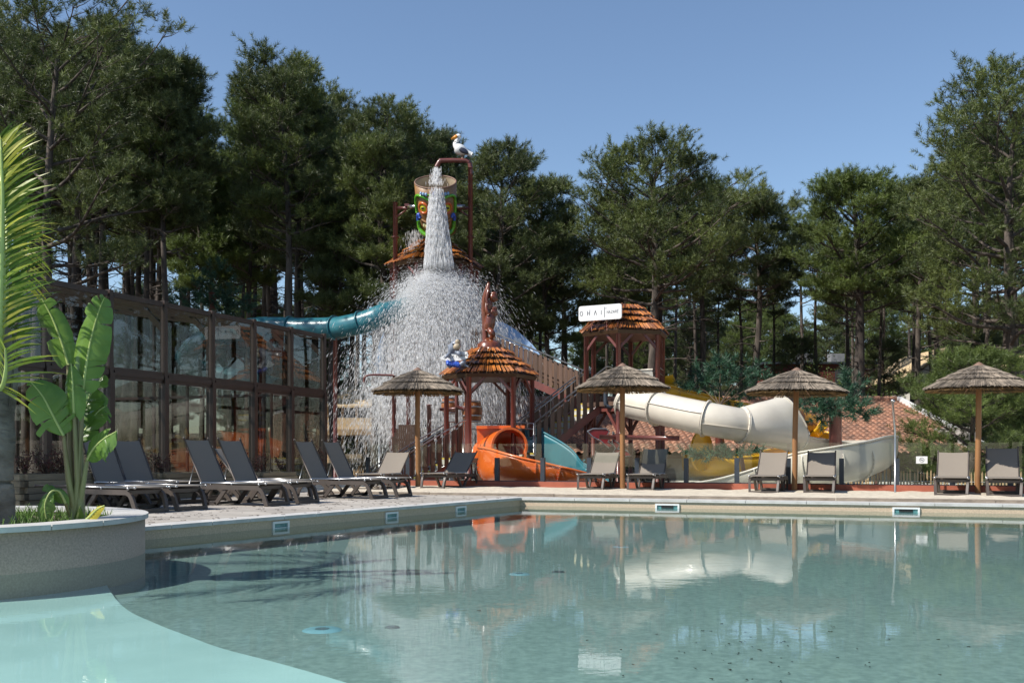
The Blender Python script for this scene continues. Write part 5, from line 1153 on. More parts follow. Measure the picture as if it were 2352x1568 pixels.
# blue leaping fish on its mast, left in the spray
FY = 34.5
ff = thing('fish_figure', 'pale blue leaping fish figure standing upright in the spray left of the front shelter', 'figure', P(872, 880, FY)); m = MB()
lim([P(872, 866, FY), P(874, 840, FY), P(876, 815, FY), P(878, 790, FY), P(881, 762, FY)], [.06, .15, .17, .12, .02]); lim([P(873, 838, FY), P(864, 838, FY-.1), P(853, 831, FY-.2)], [.07, .06, .015]); lim([P(874, 848, FY), P(868, 858, FY), P(862, 862, FY)], [.05, .04, .01])
m.build('body', M['paleblue'], ff); MB().tube([P(872, 862, FY), wp(872, FY, -.5)], .05, 8).build('mast', M['metal'], ff)
# barrels, pipes and splash toys under the front shelter
def barrel(x, y, Y, r, h, lab):
    t = thing('water_barrel', lab, 'barrel', P(x, y, Y)); c = P(x, y, Y); MB().lathe([(.001, h), (r*.8, h), (r*.82, h*.98), (r, h*.5), (r*.82, .02), (.001, 0)], 20, c).build('staves', M['barrelwood'], t)
    for f, k in ((.04, .84), (.3, .97), (.7, .97), (.95, .84)): MB().lathe([(r*k, f*h-.02), (r*k+.012, f*h-.02), (r*k+.01, f*h+.025), (r*k, f*h+.025)], 20, c).build('hoop', M['metal'], t)
barrel(1084, 970, 30, .32, .66, 'wooden barrel with steel hoops hanging under the front shelter, larger one'); barrel(1034, 950, 30.5, .28, .5, 'smaller wooden barrel in the spray left of the larger barrel')
wpz = thing('water_pipe', 'bent oxide red water pipe between the barrels under the front shelter', 'pipe', P(1052, 960, 29.8)); MB().tube(catmull([P(1045, 870, 29.8), P(1048, 880, 29.8), P(1049, 915, 29.8), P(1050, 932, 29.8), P(1062, 938, 29.8), P(1072, 938, 29.8)], 5), .06, 10).build('pipe', M['redpost'], wpz)
MB().tube([P(1010, 940, 29.9), P(1052, 938, 29.9)], .05, 8).build('branch', M['redpost'], wpz); MB().tube([P(1049, 935, 29.8), wp(1049, 29.8, -.58)], .05, 8).build('riser', M['redpost'], wpz)
hk = thing('spray_pipe', 'thin red curved spray pipe at the left side of the falling water', 'pipe', wp(905, 30, -.58)); MB().tube(catmull([P(836, 877, 30), P(838, 866, 30), P(850, 861, 30), P(880, 861, 30), P(905, 862, 30)], 5), .03, 8).build('pipe', M['redpost'], hk); MB().tube([P(905, 862, 30), wp(905, 30, -.58)], .04, 8).build('post', M['redpost'], hk)
sl_ = thing('slat_screen', 'screen of upright red brown slats behind the front left stairs', 'screen', wp(928, 29, -.58))
for i in range(11): x = 903+i*4.8; MB().beam(wp(x, 29, -.58), P(x, 975+max(0, 3-i)*9, 29), .055, .03, (0, 1, 0)).build('slat', M['plank'], sl_)
MB().beam(P(903, 1010, 29.05), P(951, 1010, 29.05), .04, .06).build('rail', M['redpost'], sl_)
for k, (px, Y, y) in enumerate(((905, 31, 900), (938, 31.5, 880), (986, 30.5, 930))):
    t = thing('red_post', ['bare oxide red post left of the slat screen', 'taller bare oxide red post behind the slat screen', 'oxide red post behind the first parasol'][k], 'post', wp(px, Y, -.58)); MB().tube([wp(px, Y, -.58), P(px, y, Y)], .07, 10).build('pole', M['redpost'], t); MB().lathe([(.001, .03), (.09, .02), (.09, 0)], 12, P(px, y, Y)).build('cap', M['redpost'], t)
# broken toothed surfboard sign on the posts under the second platform
zb = thing('toothed_board', 'dark red surfboard shaped sign bitten into a zigzag, in two halves under the signed platform', 'sign', P(1385, 1020, 27.4)); Yb = 27.6
for pts in ([(1349, 990), (1362, 984), (1392, 984), (1400, 990), (1394, 1000), (1402, 1006), (1396, 1014), (1408, 1022), (1398, 1028), (1380, 1012), (1362, 1003)], [(1408, 990), (1416, 1004), (1412, 1012), (1424, 1020), (1418, 1030), (1440, 1034), (1450, 1046), (1430, 1048), (1408, 1038), (1414, 1028), (1406, 1018)]):
    MB().prism([P(x, y, Yb) for x, y in pts], (0, .05, 0)).build('board', M['sred'], zb) if 'sred' in M else None
M['sred'] = mat('dark crimson', (0.2, 0.015, 0.02), 0.35)
for pts in ([(1349, 990), (1362, 984), (1392, 984), (1400, 990), (1394, 1000), (1402, 1006), (1396, 1014), (1408, 1022), (1398, 1028), (1380, 1012), (1362, 1003)], [(1408, 990), (1416, 1004), (1412, 1012), (1424, 1020), (1418, 1030), (1440, 1034), (1450, 1046), (1430, 1048), (1408, 1038), (1414, 1028), (1406, 1018)]):
    MB().prism([P(x, y, Yb) for x, y in pts], (0, .05, 0)).build('board', M['sred'], zb); e = MB(); e.tube([P(x, y, Yb-.01) for x, y in pts+pts[:1]], .018, 5, False); e.build('edging', M['metal'], zb)
hp2 = thing('cross_pipe', 'horizontal oxide red pipe with a clamp running under the cream slide', 'pipe', P(1440, 1003, 27)); MB().tube([P(1376, 1003, 27.2), P(1560, 1006, 27.2)], .065, 12).build('pipe', M['redpost'], hp2); MB().box(P(1424, 1003, 27.2), (.24, .2, .2)).build('clamp', M['redpost'], hp2); MB().tube([P(1424, 1000, 27.2), P(1424, 975, 27.2)], .03, 8).build('hanger', M['redpost'], hp2)
wh = thing('platform_box', 'white shell shaped slide entry on the signed platform beside the rails', 'slide entry', P(1478, 855, 28)); MB().prism([P(1440, 852, 28.1), P(1498, 849, 28.1), P(1500, 862, 28.1), P(1492, 880, 28.1), P(1445, 885, 28.1)], (0, .3, 0)).build('shell', M['cream'], wh); MB().tube([P(1440, 851, 28.1), P(1499, 848, 28.1)], .025, 6).build('rim', M['cream'], wh)
ob = thing('pipe_frame', 'dark navy steel loop frame under the platform, left of the cream slide', 'frame', P(1400, 900, 27.9)); MB().tube(catmull([P(1393, 860, 28), P(1391, 870, 28), P(1391, 925, 28), P(1394, 932, 28), P(1410, 934, 28), P(1450, 935, 28)], 4), .06, 10).build('tube', M['slate'], ob)

# ------------------------------------------------------------------ artificial pines on red poles, young pine, bushes
def fake_pine(lab, foot, top, clusters, r, seed):
    t = thing('artificial_pine', lab, 'artificial tree', foot, 'red steel poles dressed with artificial pine branches'); rg = random.Random(seed); ac = Acc(); b = MB()
    MB().tube([Vector(foot), Vector(top)], r, 12).build('pole', M['redpost'], t)
    for c, w, h, n in clusters:
        c = Vector(c); f = Vector(foot).lerp(Vector(top), min(1, max(.2, (c.z-.1-foot[2])/(top[2]-foot[2])))); b.tube([f, f.lerp(c, .6)+Vector((0, 0, .1)), c], [.018, .012, .006], 5)
        for i in range(n):
            v = Vector((rg.gauss(0, w*.5), rg.gauss(0, w*.4), rg.gauss(0, h*.5))); p = c+v; d = v.normalized()*.8+Vector((0, 0, .35)); ac.b.append(tuple(p)); ac.d.append(tuple(d)); ac.l.append(rg.uniform(.15, .28))
    b.build('branches', M['twig'], t); needles('foliage', ac, M['fake_needle'], t, 44, .19, .02, np.random.default_rng(seed)); return t
Y1 = 28.3
fake_pine('artificial pine standing behind the cream slide, red pole rising through it', wp(1656, Y1, -.6), P(1652, 930, Y1), [(P(1620, 872, Y1+.5), .5, .25, 30), (P(1600, 890, Y1+.4), .3, .12, 14), (P(1655, 845, Y1+.6), .35, .3, 26), (P(1700, 868, Y1+.5), .5, .25, 26), (P(1735, 850, Y1+.6), .3, .25, 16), (P(1755, 885, Y1+.4), .35, .15, 14), (P(1680, 930, Y1+.6), .45, .2, 22), (P(1720, 900, Y1+.8), .4, .2, 16), (P(1640, 1045, Y1-2.5), .6, .1, 26), (P(1700, 1040, Y1-2.5), .45, .1, 18)], .13, 71)
Y2 = 26.8
fake_pine('artificial pine with drooping tufts behind the third parasol', wp(1919, Y2, -.6), P(1919, 925, Y2), [(P(1870, 930, Y2-.3), .35, .2, 24), (P(1880, 950, Y2-.3), .2, .3, 14), (P(1910, 942, Y2-.4), .4, .2, 26), (P(1960, 935, Y2-.3), .45, .2, 26), (P(1985, 950, Y2-.2), .25, .15, 12), (P(1955, 885, Y2), .22, .28, 16), (P(1935, 900, Y2), .2, .2, 10), (P(1855, 915, Y2), .25, .12, 8)], .17, 72)
Y3 = 37
fake_pine('artificial pine behind the enclosure roof, dark green on a red pole', wp(488, Y3, -.3), P(488, 672, Y3), [(P(430, 690, Y3), .8, .4, 50), (P(500, 690, Y3), .9, .45, 60), (P(550, 700, Y3), .6, .4, 36), (P(465, 640, Y3), .35, .45, 20), (P(505, 630, Y3), .4, .5, 24), (P(480, 710, Y3), 1.0, .3, 44)], .14, 73)
yp_ = make_pine(81, 4.9, .06, 2.0, .09, (0, 0), 'needle_c', limbs=34, subs=9, shoots=12, low_dead=2, wig=.1, per=30, nsz=.8, flat=.9)
place(yp_, (wp(2235, 27, 0).x, 27, -.6), 0, (1.0, .8, 4.5/PZ[yp_.name]), 'young bushy bright green pine behind the rightmost parasol')
y2_ = copy_tree(yp_); place(y2_, (wp(2360, 28.5, 0).x, 28.5, -.6), 2.2, (.7, .6, 3.4/PZ[yp_.name]), 'smaller young pine at the right edge behind the rightmost parasol')
for k, (x, y, Y, w, h, lab) in enumerate(((1715, 900, 52, 2.4, 2.4, 'leafy bush behind the yellow slide below the wood'), (1905, 880, 58, 3.0, 3.4, 'bright leafy bush beside the red cabin'), (1790, 880, 56, 2.4, 2.2, 'leafy bush left of the red cabin'), (2060, 885, 54, 2.4, 2.4, 'leafy bush left of the canvas tent'), (835, 960, 47, 3.0, 1.6, 'low bright bush under the canvas lodge'), (2280, 900, 50, 2.5, 1.8, 'leafy bush right of the canvas tent'))):
    X = (x-CX)*Y/F; shrub('bush', lab, 'bush', (X, Y, gz(X, Y)-.1), w, h, 26, 90, .07, 'bush', 90+k, 'leafy bushes at the edge of the wood')

# ------------------------------------------------------------------ tiled building, cabin, tents, lodge, fences
tb = thing('tiled_building', 'low building with a big terracotta tiled roof behind the slides', 'building', (8.5, 35, -.6))
XL, XR, YE, YR_, ZE, ZR = -1.2, 15.25, 31.5, 39.5, .90, 3.0
wlb = MB(); wlb.box(((XL+XR)/2, YE+.75, .1), (XR-XL-.6, .25, 1.5)); wlb.build('wall', M['render'], tb); MB().box((XR-.45, (YE+YR_)/2, .6), (.3, YR_-YE-1, 2.4)).build('end_wall', M['render'], tb)
for i in range(5): x = XL+2+i*3.1; f = MB().box((x, YE+.60, .2), (1.6, .06, .8)).build('window', M['slate'], tb); MB().box((x, YE+.565, .2), (1.45, .02, .68)).build('pane', M['pane'], f)
nu, nv = int((XR-XL)/.22*8), 26; V = []
for j in range(nv+1):
    for e in ((0, 1) if j < nv else (0,)):
        s = (j+e*.97)/nv; 
        for i in range(nu+1):
            u = i/nu; x = XL+(XR-XL)*u; w_ = abs(math.sin(x/.22*math.pi)); h_ = .075*w_**.8
            V.append((x, YE+(YR_-YE)*s, ZE+(ZR-ZE)*s+h_+(0.035 if e == 0 else -.02)))
rows = 2*nv+1; Fc = [(j*(nu+1)+i, j*(nu+1)+i+1, (j+1)*(nu+1)+i+1, (j+1)*(nu+1)+i) for j in range(rows-1) for i in range(nu)]
rf = arrmesh('roof', V, Fc, M['tile'], tb, smooth=False)
m = MB().prism([(XL, YE+.1, ZE-.12), (XR, YE+.1, ZE-.12), (XR, YR_, ZR-.12), (XL, YR_, ZR-.12)], (0, 0, .1)); m.build('soffit', M['capwood'], rf)
m = MB(); rg = random.Random(6)
for i in range(48):
    x = XL+i*(XR-XL)/48; m.tube([(x, YR_, ZR+.07), (x+.36, YR_, ZR+.11)], [.12, .1], 8)
m.build('ridge_tiles', M['tile'], rf); MB().beam((XR+.08, YE, ZE+.05), (XR+.08, YR_, ZR+.08), .18, .22).build('verge', M['white'], rf)
cb_ = thing('red_cabin', 'dark red flat roofed cabin among the trees behind the third parasol', 'cabin', (wp(1935, 60, 0).x, 60, gz(wp(1935, 60, 0).x, 60)))
xa, xb, zb_ = wp(1760, 60, 0).x, wp(2010, 60, 0).x, P(0, 885, 60).z; M['cabin'] = mat('dark red boards', (0.13, 0.028, 0.02), 0.7)
MB().box(((xa+xb)/2, 61.5, zb_), (xb-xa, 3, 2.6)).build('wall', M['cabin'], cb_); MB().box(((xa+xb)/2, 61.5, zb_+1.35), (xb-xa+.5, 3.4, .12)).build('roof', M['slate'], cb_)
for x, w_ in ((1852, .9), (1925, .9)): c = P(x, 840, 60.5); MB().box((c.x, 60.9, zb_+1.7), (w_*.9, .8, .55)).build('air_conditioner', M['grey'], cb_)
for f in (.3, .7): MB().box((xa+(xb-xa)*f, 59.97, zb_), (.9, .06, 1.9)).build('door', M['slate'], cb_)
def tent(lab, x0, x1, yb, ye, yt, Y, dp, fr=.5):
    a, b = P(x0, ye, Y), P(x1, ye, Y); g0 = gz((a.x+b.x)/2, Y); t = thing('canvas_tent', lab, 'tent', ((a.x+b.x)/2, Y, g0), 'canvas lodge tents among the pines'); top = P(0, yt, Y).z; zb = min(P(0, yb, Y).z, g0)
    mid = a.x+(b.x-a.x)*fr
    MB().prism([(a.x+.3, Y+.2, zb), (b.x-.3, Y+.2, zb), (b.x-.3, Y+.2, a.z), (mid, Y+.2, top-.15), (a.x+.3, Y+.2, a.z)], (0, dp, 0)).build('wall', M['canvas_w'], t)
    for s, e in (((a.x-.3, a.z-.2), (mid, top)), ((b.x+.3, a.z-.2), (mid, top))):
        MB().prism([(s[0], Y-.4, s[1]), (e[0], Y-.4, e[1]), (e[0], Y-.4, e[1]+.08), (s[0], Y-.4, s[1]+.08)], (0, dp+.8, 0)).build('roof', M['canvas'], t)
    MB().box(((a.x+b.x)/2, Y+.17, zb+1.0), (1.1, .05, 1.9)).build('door', M['capwood'], t)
    for x in (a.x, b.x): MB().tube([(x, Y-.3, zb-.3), (x, Y-.3, a.z)], .05, 6).build('pole', M['picket'], t)
tent('beige canvas tent on the hill left of the rightmost parasol', 2092, 2195, 905, 862, 800, 52, 6, .8)
tent('beige canvas tent at the right edge on the hill', 2312, 2440, 905, 870, 812, 50, 6, .5)
lo = thing('canvas_lodge', 'raised canvas lodge with a pale yellow roof seen through the falling water', 'lodge', (*XY(830, 45), 0)); a, b = P(762, 930, 45), P(890, 930, 45); tz = P(0, 886, 45).z
MB().prism([(a.x+.2, 45, 1.9), (b.x-.2, 45, 1.9), (b.x-.2, 45, a.z), (a.x+.2, 45, a.z)], (0, 4, 0)).build('wall', M['canvas_w'], lo)
MB().prism([(a.x-.4, 44.2, a.z-.15), (b.x+.4, 44.2, a.z-.15), (b.x-.2, 46.8, tz), (a.x+.5, 46.8, tz)], (0, 0, .09)).build('roof', M['canvas'], lo); MB().prism([(a.x-.4, 49.4, a.z-.15), (b.x+.4, 49.4, a.z-.15), (b.x-.2, 46.8, tz), (a.x+.5, 46.8, tz)][::-1], (0, 0, .09)).build('roof', M['canvas'], lo)
MB().box(((a.x+b.x)/2, 45.5, 1.85), (b.x-a.x+.6, 5, .25)).build('deck', M['picket'], lo); MB().box(((a.x+b.x)/2, 44.1, 2.25), (b.x-a.x, .06, .5)).build('balustrade', M['canvas'], lo)
for f in (.12, .42, .72): MB().box((a.x+(b.x-a.x)*f+.3, 44.96, 2.75), (.9, .05, .8)).build('window', M['slate'], lo)
for f in (0, .25, .5, .75, 1): MB().tube([(a.x+(b.x-a.x)*f, 44.2, .1), (a.x+(b.x-a.x)*f, 44.2, a.z-.1)], .06, 6).build('post', M['picket'], lo)
st_ = thing('sand_steps', 'timber edged steps climbing the sandy bank behind the deck row', 'steps', wp(800, 38, .3))
for i in range(9):
    Y = 34.5+i*1.0; x = wp(790+i*1.5, Y, 0).x; z = gz(x, Y)+.1+i*.09; MB().box((x, Y, z), (1.5, .9, .22)).build('step', M['boards'], st_)
for i in range(5): Y = 34.5+i*2.0; x = wp(825+i*4, Y, 0).x; MB().tube([(x, Y, gz(x, Y)), (x, Y, gz(x, Y)+1.1+i*.1)], .04, 6).build('rope_post', M['picket'], st_)
bkp = MB(); tag(MB().prism([(*XY(808, 36), gz(-5, 36)+.05), (*XY(925, 36), gz(-4, 36)+.05), (*XY(905, 46), gz(-5, 46)+.45), (*XY(815, 46), gz(-6, 46)+.45)], (0, 0, .06)).build('sandy_bank', M['sand']), kind='structure')
def picket_fence(lab, a, b, h, n, grp=None):
    t = thing('picket_fence', lab, 'fence', (Vector(a)+Vector(b))/2); rg = random.Random(n); a, b = Vector(a), Vector(b); d = (b-a).normalized()
    for i in range(n):
        p = a+(b-a)*((i+.5)/n)+Vector((0, rg.uniform(-.01, .01), 0)); hh = h*rg.uniform(.95, 1.05); q = p+Vector((rg.gauss(0, .015), 0, hh)); MB().tube([p, q-Vector((0, 0, .06)), q], [.024, .022, .004], 6).build('picket', M['picket'], t)
    for f in (.3, .75): MB().tube([a+Vector((0, -.03, h*f)), b+Vector((0, -.03, h*f))], .006, 4).build('wire', M['metal'], t)
picket_fence('chestnut paling fence behind the glass at the right, before the tiled building', wp(1905, 26.5, -.6), wp(2420, 24.0, -.6), 1.12, 66)
picket_fence('short chestnut paling fence beyond the deck row, left of the front left stairs', wp(792, 30.5, -.5), wp(872, 30.5, -.5), .95, 14)

# ------------------------------------------------------------------ falling water
def streaks(name, p, v, L, Wd, mt, root):
    """elongated drops: p centres, v directions"""
    d = v/np.linalg.norm(v, axis=1, keepdims=True); n = len(p); r_ = RNG.normal(size=(n, 3)); a = np.cross(d, r_); a /= np.linalg.norm(a, axis=1, keepdims=True); b = np.cross(d, a)
    L = L[:, None]; Wd = Wd[:, None]
    V = np.stack([p-d*L*.5, p+a*Wd*.5, p+(-a*.5+b*.866)*Wd*.5, p+(-a*.5-b*.866)*Wd*.5, p+d*L*.5], 1)
    base = (np.arange(n)*5)[:, None]; Fc = np.concatenate([base+np.array([[0, 2, 1]]), base+np.array([[0, 3, 2]]), base+np.array([[0, 1, 3]]), base+np.array([[4, 1, 2]]), base+np.array([[4, 2, 3]]), base+np.array([[4, 3, 1]])], 0)
    return arrmesh(name, V, Fc, mt, root, smooth=True)
fw = thing('falling_water', 'white water pouring from the tipping bucket and bursting into a dome of spray', 'falling water', P(1005, 620, 33.2))
S0 = np.array(P(1003, 436, 32.95)); S1 = np.array(P(1008, 612, 32.7)); n = 14000
u = RNG.uniform(0, 1, n)**.8; wd = .26+.30*u; x = RNG.normal(0, .45, n); x = np.clip(x, -1, 1); strand = np.round(x*9)/9+RNG.normal(0, .03, n)
p = S0+(S1-S0)*u[:, None]; p[:, 0] += strand*wd*.85; p[:, 1] += RNG.normal(0, .12, n); v = np.stack([strand*.12, np.zeros(n)-.02, np.full(n, -1.0)], 1)
streaks('stream', p, v, RNG.uniform(.12, .42, n)*(.6+.5*u), RNG.uniform(.008, .036, n), M['splash'], fw)
n = 500; u = RNG.uniform(0, 1, n); Q0 = np.array(P(1003, 386, 34)); Q1 = np.array(P(1000, 425, 33.6)); p = Q0+(Q1-Q0)*u[:, None]; p[:, 0] += RNG.normal(0, .06+.05*u, n); p[:, 1] += RNG.normal(0, .05, n)
streaks('inflow', p, np.tile([0, 0, -1.0], (n, 1)), RNG.uniform(.08, .2, n), RNG.uniform(.015, .03, n), M['splash'], fw)
n = 26; u = RNG.uniform(0, 1, 700); p = np.array(P(952, 545, 34))+np.stack([RNG.normal(0, .16, 700), RNG.normal(0, .1, 700), -u*1.0+.2], 1); streaks('drips', p, np.tile([0, 0, -1.0], (700, 1)), RNG.uniform(.06, .2, 700), RNG.uniform(.008, .018, 700), M['splash'], fw)
def burst(n, v0, dv, vz0, dvz, t1, w0, w1, name, l0, l1, azb=None, pw=1.05, sp=.35):
    C0 = np.array(P(1006, 648, 33.1)); az = RNG.uniform(0, 2*math.pi, n); k = .75+.25*RNG.uniform(0, 1, n)
    vh = np.abs(RNG.normal(v0, dv, n)); vz = RNG.normal(vz0, dvz, n); t = RNG.uniform(0.0, 1, n)**pw*t1
    # the sheet breaks into clusters
    cl = np.sin(az*23+vh*9)*.5+np.sin(az*41+3)*.5; vh *= 1+.10*cl; vz += .35*cl
    x = vh*np.cos(az)*t; y = vh*np.sin(az)*t*.9; z = vz*t-4.9*t*t*.92
    x += RNG.normal(0, sp, n)*np.minimum(1, t*2+.25); y += RNG.normal(0, sp, n)*np.minimum(1, t*2+.25); z += RNG.normal(0, sp*.5, n)
    p = C0+np.stack([x, y, z], 1); v = np.stack([vh*np.cos(az), vh*np.sin(az), vz-9.0*t], 1); ok = p[:, 2] > -.4
    m = int(ok.sum()); sc = np.clip(np.linalg.norm(v[ok], axis=1)/6, .35, 1.3)
    streaks(name, p[ok], v[ok], RNG.uniform(l0, l1, m)*sc, RNG.uniform(w0, w1, m), M['splash'], fw)
burst(60000, 1.15, .6, .75, .45, .5, .01, .045, 'dome', .05, .15, sp=.2)
burst(46000, 1.75, .6, .8, .5, 1.15, .010, .036, 'spray', .08, .24, sp=.3)
burst(110000, 1.75, .75, .8, .6, 1.2, .005, .015, 'fine_spray', .06, .2, sp=.42)

# ------------------------------------------------------------------ banana plant
bp0 = Vector((-3.98, 9.1, .3)); bn = thing('banana_plant', 'tall banana plant with broad split leaves in the curved planter', 'plant', bp0)
def banana_leaf(name, pts, wl_, wr_, splits, face=(0, -1, .15), droop=.06, seed=0, mt='banana', fold=.25):
    """blade along pts with left and right half widths and split positions"""
    r = random.Random(seed); path = catmull(pts, 10); n = len(path); face = Vector(face).normalized(); m = MB()
    for side, wmax in ((-1, wl_), (1, wr_)):
        gaps = sorted(r.uniform(.12, .93) for _ in range(splits)); edges = [0.0]+gaps+[1.0]
        for g0, g1 in zip(edges, edges[1:]):
            sag = r.uniform(-.4, 1.3)*droop; tw = r.uniform(-.18, .18); rows = []; k = max(3, int((g1-g0)*26))
            for i in range(k+1):
                t = g0+(g1-g0)*i/k; f = t*(n-1); i0 = min(n-2, int(f)); p = path[i0].lerp(path[i0+1], f-i0); d = (path[i0+1]-path[i0]).normalized(); sd_ = d.cross(face).normalized()*side; nr = sd_.cross(d)*side
                w_ = wmax*max(.0, math.sin(math.pi*min(1, .04+t*.96)**.72))**.62; edge_ = min(i, k-i)/k; w_ *= (1-.10*(1-min(1, edge_*5))) if 0 < i < k else .92
                row = []
                for c in (0, .33, .66, 1.0):
                    cc = c*w_; row.append(p+sd_*cc*math.cos(fold*c+tw)+d*(cc*.38)-nr*(cc*math.sin(fold*c)+tw*cc)*1.0-Vector((0, 0, sag*c*c))+nr*(.004*math.sin(i*2.4)))
                rows.append(row)
            vs = [q for row in rows for q in row]; m.add(vs, [(i*4+j, i*4+j+1, (i+1)*4+j+1, (i+1)*4+j) for i in range(len(rows)-1) for j in range(3)], True)
    lf = m.build(name, M[mt], bn); rb_ = MB(); rb_.tube(path, [.012*(1-.8*i/n)+.002 for i in range(n)], 6); rb_.build('midrib', M['rib'], lf); return lf
def B(x, y, Y=9.1): return P(x, y, Y)
banana_leaf('leaf', [B(157, 838), B(143, 790), B(122, 735), B(104, 700), B(95, 684)], .15, .13, 4, seed=3, fold=.5)
banana_leaf('leaf', [B(190, 898, 9.0), B(198, 840, 9.0), B(210, 775, 9.0), B(227, 715, 8.98), B(240, 683, 8.95)], .20, .17, 7, seed=5, fold=.35, droop=.03)
banana_leaf('leaf', [B(146, 1000, 8.9), B(122, 955, 8.85), B(98, 910, 8.8), B(70, 876, 8.75)], .15, .2, 4, seed=8, face=(.1, -1, .5), droop=.09)
banana_leaf('leaf', [B(170, 955, 8.95), B(168, 910, 8.92), B(166, 870, 8.92), B(163, 834, 8.92)], .10, .11, 1, seed=9, fold=.6)
banana_leaf('leaf', [B(183, 968, 9.25), B(197, 930, 9.3), B(215, 893, 9.35), B(238, 862, 9.4)], .13, .16, 5, seed=12, face=(-.5, -1, -.2))
banana_leaf('leaf', [B(180, 1018, 9.2), B(200, 980, 9.25), B(225, 945, 9.3), B(246, 930, 9.35)], .16, .15, 5, seed=14, face=(-.6, -1, -.3))
banana_leaf('leaf', [B(200, 1056, 9.0), B(215, 1030, 8.95), B(238, 1008, 8.9), B(268, 990, 8.85)], .12, .13, 3, seed=15, face=(.2, -1, .7))
banana_leaf('leaf', [B(150, 1155, 8.9), B(135, 1128, 8.85), B(116, 1130, 8.8), B(103, 1158, 8.78), B(106, 1190, 8.78)], .10, .09, 3, seed=17, mt='banana', face=(.2, -1, .5))
banana_leaf('leaf', [B(192, 1196, 8.95), B(206, 1186, 8.9), B(222, 1170, 8.88), B(240, 1160, 8.86)], .07, .06, 1, seed=19, mt='banana_old', face=(.2, -1, .4))
banana_leaf('leaf', [B(176, 1196, 8.98), B(180, 1176, 8.95), B(184, 1160, 8.93)], .05, .05, 0, seed=20)
for i, (tx, ty, tY, mx) in enumerate(((157, 838, 9.1, 160), (190, 898, 9.0, 180), (146, 1000, 8.9, 152), (170, 955, 8.95, 170), (183, 968, 9.25, 178), (180, 1018, 9.2, 174), (200, 1056, 9.0, 184), (150, 1155, 8.9, 152), (176, 930, 9.1, 172))):
    b0 = B(166+(i*5) % 22, 1205, 9.02+.02*(i % 4)); t_ = B(tx, ty, tY); path = catmull([b0, b0.lerp(t_, .5)+Vector(((mx-(166+tx)/2)*9/F*.8, 0, 0)), t_], 8)
    MB().tube(path, [.036-.02*k/(len(path)-1) if i != 7 else .014 for k in range(len(path))], 8).build('stalk', M['petiole'], bn)

# ------------------------------------------------------------------ palm in the planter
pf = Vector((P(-10, 1200, 8.75).x, 8.75, .3)); pm = thing('palm_tree', 'young palm with a grey trunk and yellow green fronds at the left edge', 'palm', pf)
top = P(-6, 872, 8.75); tr_ = catmull([pf, pf.lerp(top, .3)+Vector((-.01, 0, 0)), pf.lerp(top, .65)+Vector((.015, 0, 0)), top], 9)
rg = random.Random(4); MB().tube(tr_, [.165+.03*math.exp(-i/3)-.05*i/len(tr_)+rg.uniform(-.006, .006) for i in range(len(tr_))], 18).build('trunk', M['palmtrunk'], pm)
bs = MB()
for i in range(9):
    a = i*2.4; d = Vector((math.cos(a), math.sin(a), 0)); b0 = top+d*.09+Vector((0, 0, -.35+.06*i)); bs.sweep(catmull([b0, b0+d*.05+Vector((0, 0, .25)), b0+d*.07+Vector((0, 0, .5))], 4), [(-.07, -.02), (.07, -.02), (.05, .02), (-.05, .02)], smooth=False, scale=[1-.08*k for k in range(9)])
bs.build('leaf_bases', M['palmtrunk'], pm)
def frond(pts, L, n, seed, out=None, mt='palm', spread=1.0, only=None):
    rng = np.random.default_rng(seed); path = catmull(pts, 12); r_ = MB().tube(path, [.024*(1-.85*i/len(path))+.003 for i in range(len(path))], 7).build('frond', M['rib'], pm)
    V = []; Fq = []
    for i in range(n):
        t = .12+.88*(i+rng.uniform(0, 1))/n; f = t*(len(path)-1); k = min(len(path)-2, int(f)); p = path[k].lerp(path[k+1], f-k); d = (path[k+1]-path[k]).normalized()
        s_ = d.cross(Vector(out) if out else Vector((0, 0, 1))); s_ = s_.normalized() if s_.length > .05 else Vector((1, 0, 0)); up = s_.cross(d).normalized(); sg = 1 if i % 2 else -1
        if only: sg = only if rng.uniform() < .85 else -only
        ang = rng.normal(0, .28); dr_ = (s_*sg*(.8+.2*rng.uniform())+d*(.55+.5*t+rng.uniform(-.1, .2))+up*(.25+ang*.6)).normalized(); LL = L*(.55+.75*math.sin(math.pi*min(1, .12+.8*t)))*rng.uniform(.75, 1.1); w = .011*rng.uniform(.7, 1.2); wd = dr_.cross(up+Vector((rng.normal(0, .3), rng.normal(0, .3), 0))).normalized()*w
        prev = None; b = len(V)
        for q in range(5):
            u = q/4; c = p+dr_*(LL*u)+Vector((0, 0, -.22*LL*u*u)); ww = wd*(.6+1.6*u*(1-u)*1.6 if u < .5 else (1-u)*2*.9+.02); V += [tuple(c-ww), tuple(c+ww)]
        Fq += [(b+2*q, b+2*q+1, b+2*q+3, b+2*q+2) for q in range(4)]
    return arrmesh('leaflets', V, Fq, M[mt], r_)
frond([B(0, 880, 8.8), B(8, 700, 8.7), B(6, 520, 8.62), B(0, 420, 8.55), B(-14, 330, 8.5)], .44, 140, 31, out=(0, 1, .0), only=None)
frond([B(-2, 880, 8.7), B(2, 700, 8.5), B(6, 480, 8.35), B(4, 380, 8.3), B(2, 320, 8.3)], .40, 90, 32, out=(.3, 1, 0), mt='palm_y')
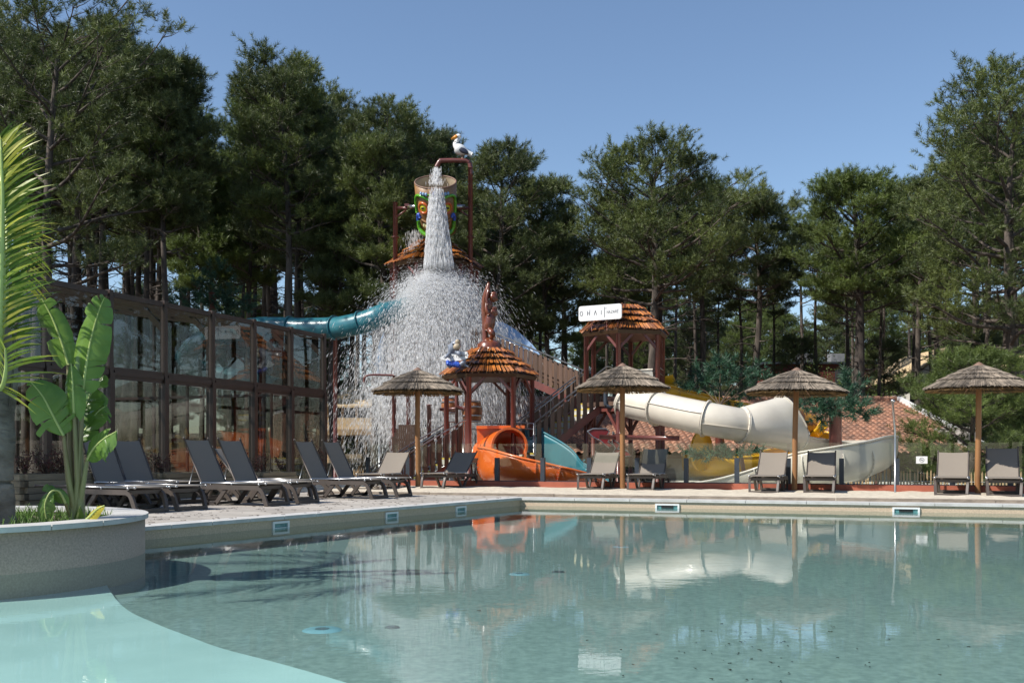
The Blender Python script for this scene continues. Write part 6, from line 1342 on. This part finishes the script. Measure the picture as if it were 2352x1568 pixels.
frond([B(0, 880, 8.8), B(12, 720, 9.0), B(16, 560, 9.25), B(12, 480, 9.4), B(2, 420, 9.5)], .40, 100, 33, out=(-.2, 1, 0))
for i, a in enumerate((110, 135, 165, 200, 235, 255)):
    d = Vector((math.cos(R(a)), math.sin(R(a)), 0)); L = 1.9 if 80 < a < 280 else 1.5; h = 1.5+.3*(i % 3)
    c = top+Vector((0, 0, .1)); frond([c, c+d*L*.25+Vector((0, 0, h*.6)), c+d*L*.6+Vector((0, 0, h)), c+d*L*.9+Vector((0, 0, h*.95)), c+d*L*1.15+Vector((0, 0, h*.7))], .42, 80, 40+i, mt='palm' if i % 3 else 'palm_y')
# thin trailing lower leaflets by the trunk
frond([B(-4, 900, 8.7), B(8, 880, 8.6), B(14, 840, 8.5), B(12, 800, 8.4)], .42, 26, 61, out=(0, 1, 0), mt='palm_y')


# ------------------------------------------------------------------ pine litter on the deck and a few leaves on the pool floor
def litter(name, pts, size, lab):
    n = len(pts); a = RNG.uniform(0, 6.28, n); L = size*RNG.uniform(.4, 1.3, n); w = L*RNG.uniform(.12, .5, n); d = np.stack([np.cos(a), np.sin(a)], 1); e = np.stack([-np.sin(a), np.cos(a)], 1); V = []
    for sx, sy in ((-1, -1), (1, -1), (1, 1), (-1, 1)): V.append(np.concatenate([pts[:, :2]+d*(sx*L/2)[:, None]+e*(sy*w/2)[:, None], pts[:, 2:]+.003*abs(sx+sy)], 1))
    o = arrmesh(name, np.stack(V, 1), np.arange(4*n).reshape(n, 4), M['cone']); tag(o, lab, 'litter', kind='stuff')
t_ = RNG.uniform(0, 11, 900); d_ = RNG.uniform(.1, 5.5, 900)
litter('pine_litter', np.array([list(A0+lu*a+ln*b)[:2]+[.153] for a, b in zip(t_, d_)]), .06, 'scattered pine needles and bark bits on the deck')
fx_ = RNG.normal(1750, 220, 70); fy_ = RNG.normal(1490, 45, 70)
litter('sunken_leaves', np.array([list(at_z(x, max(1400, y), -.21))+[-.216] for x, y in zip(fx_, fy_)]), .022, 'small dark leaves lying on the pool floor')
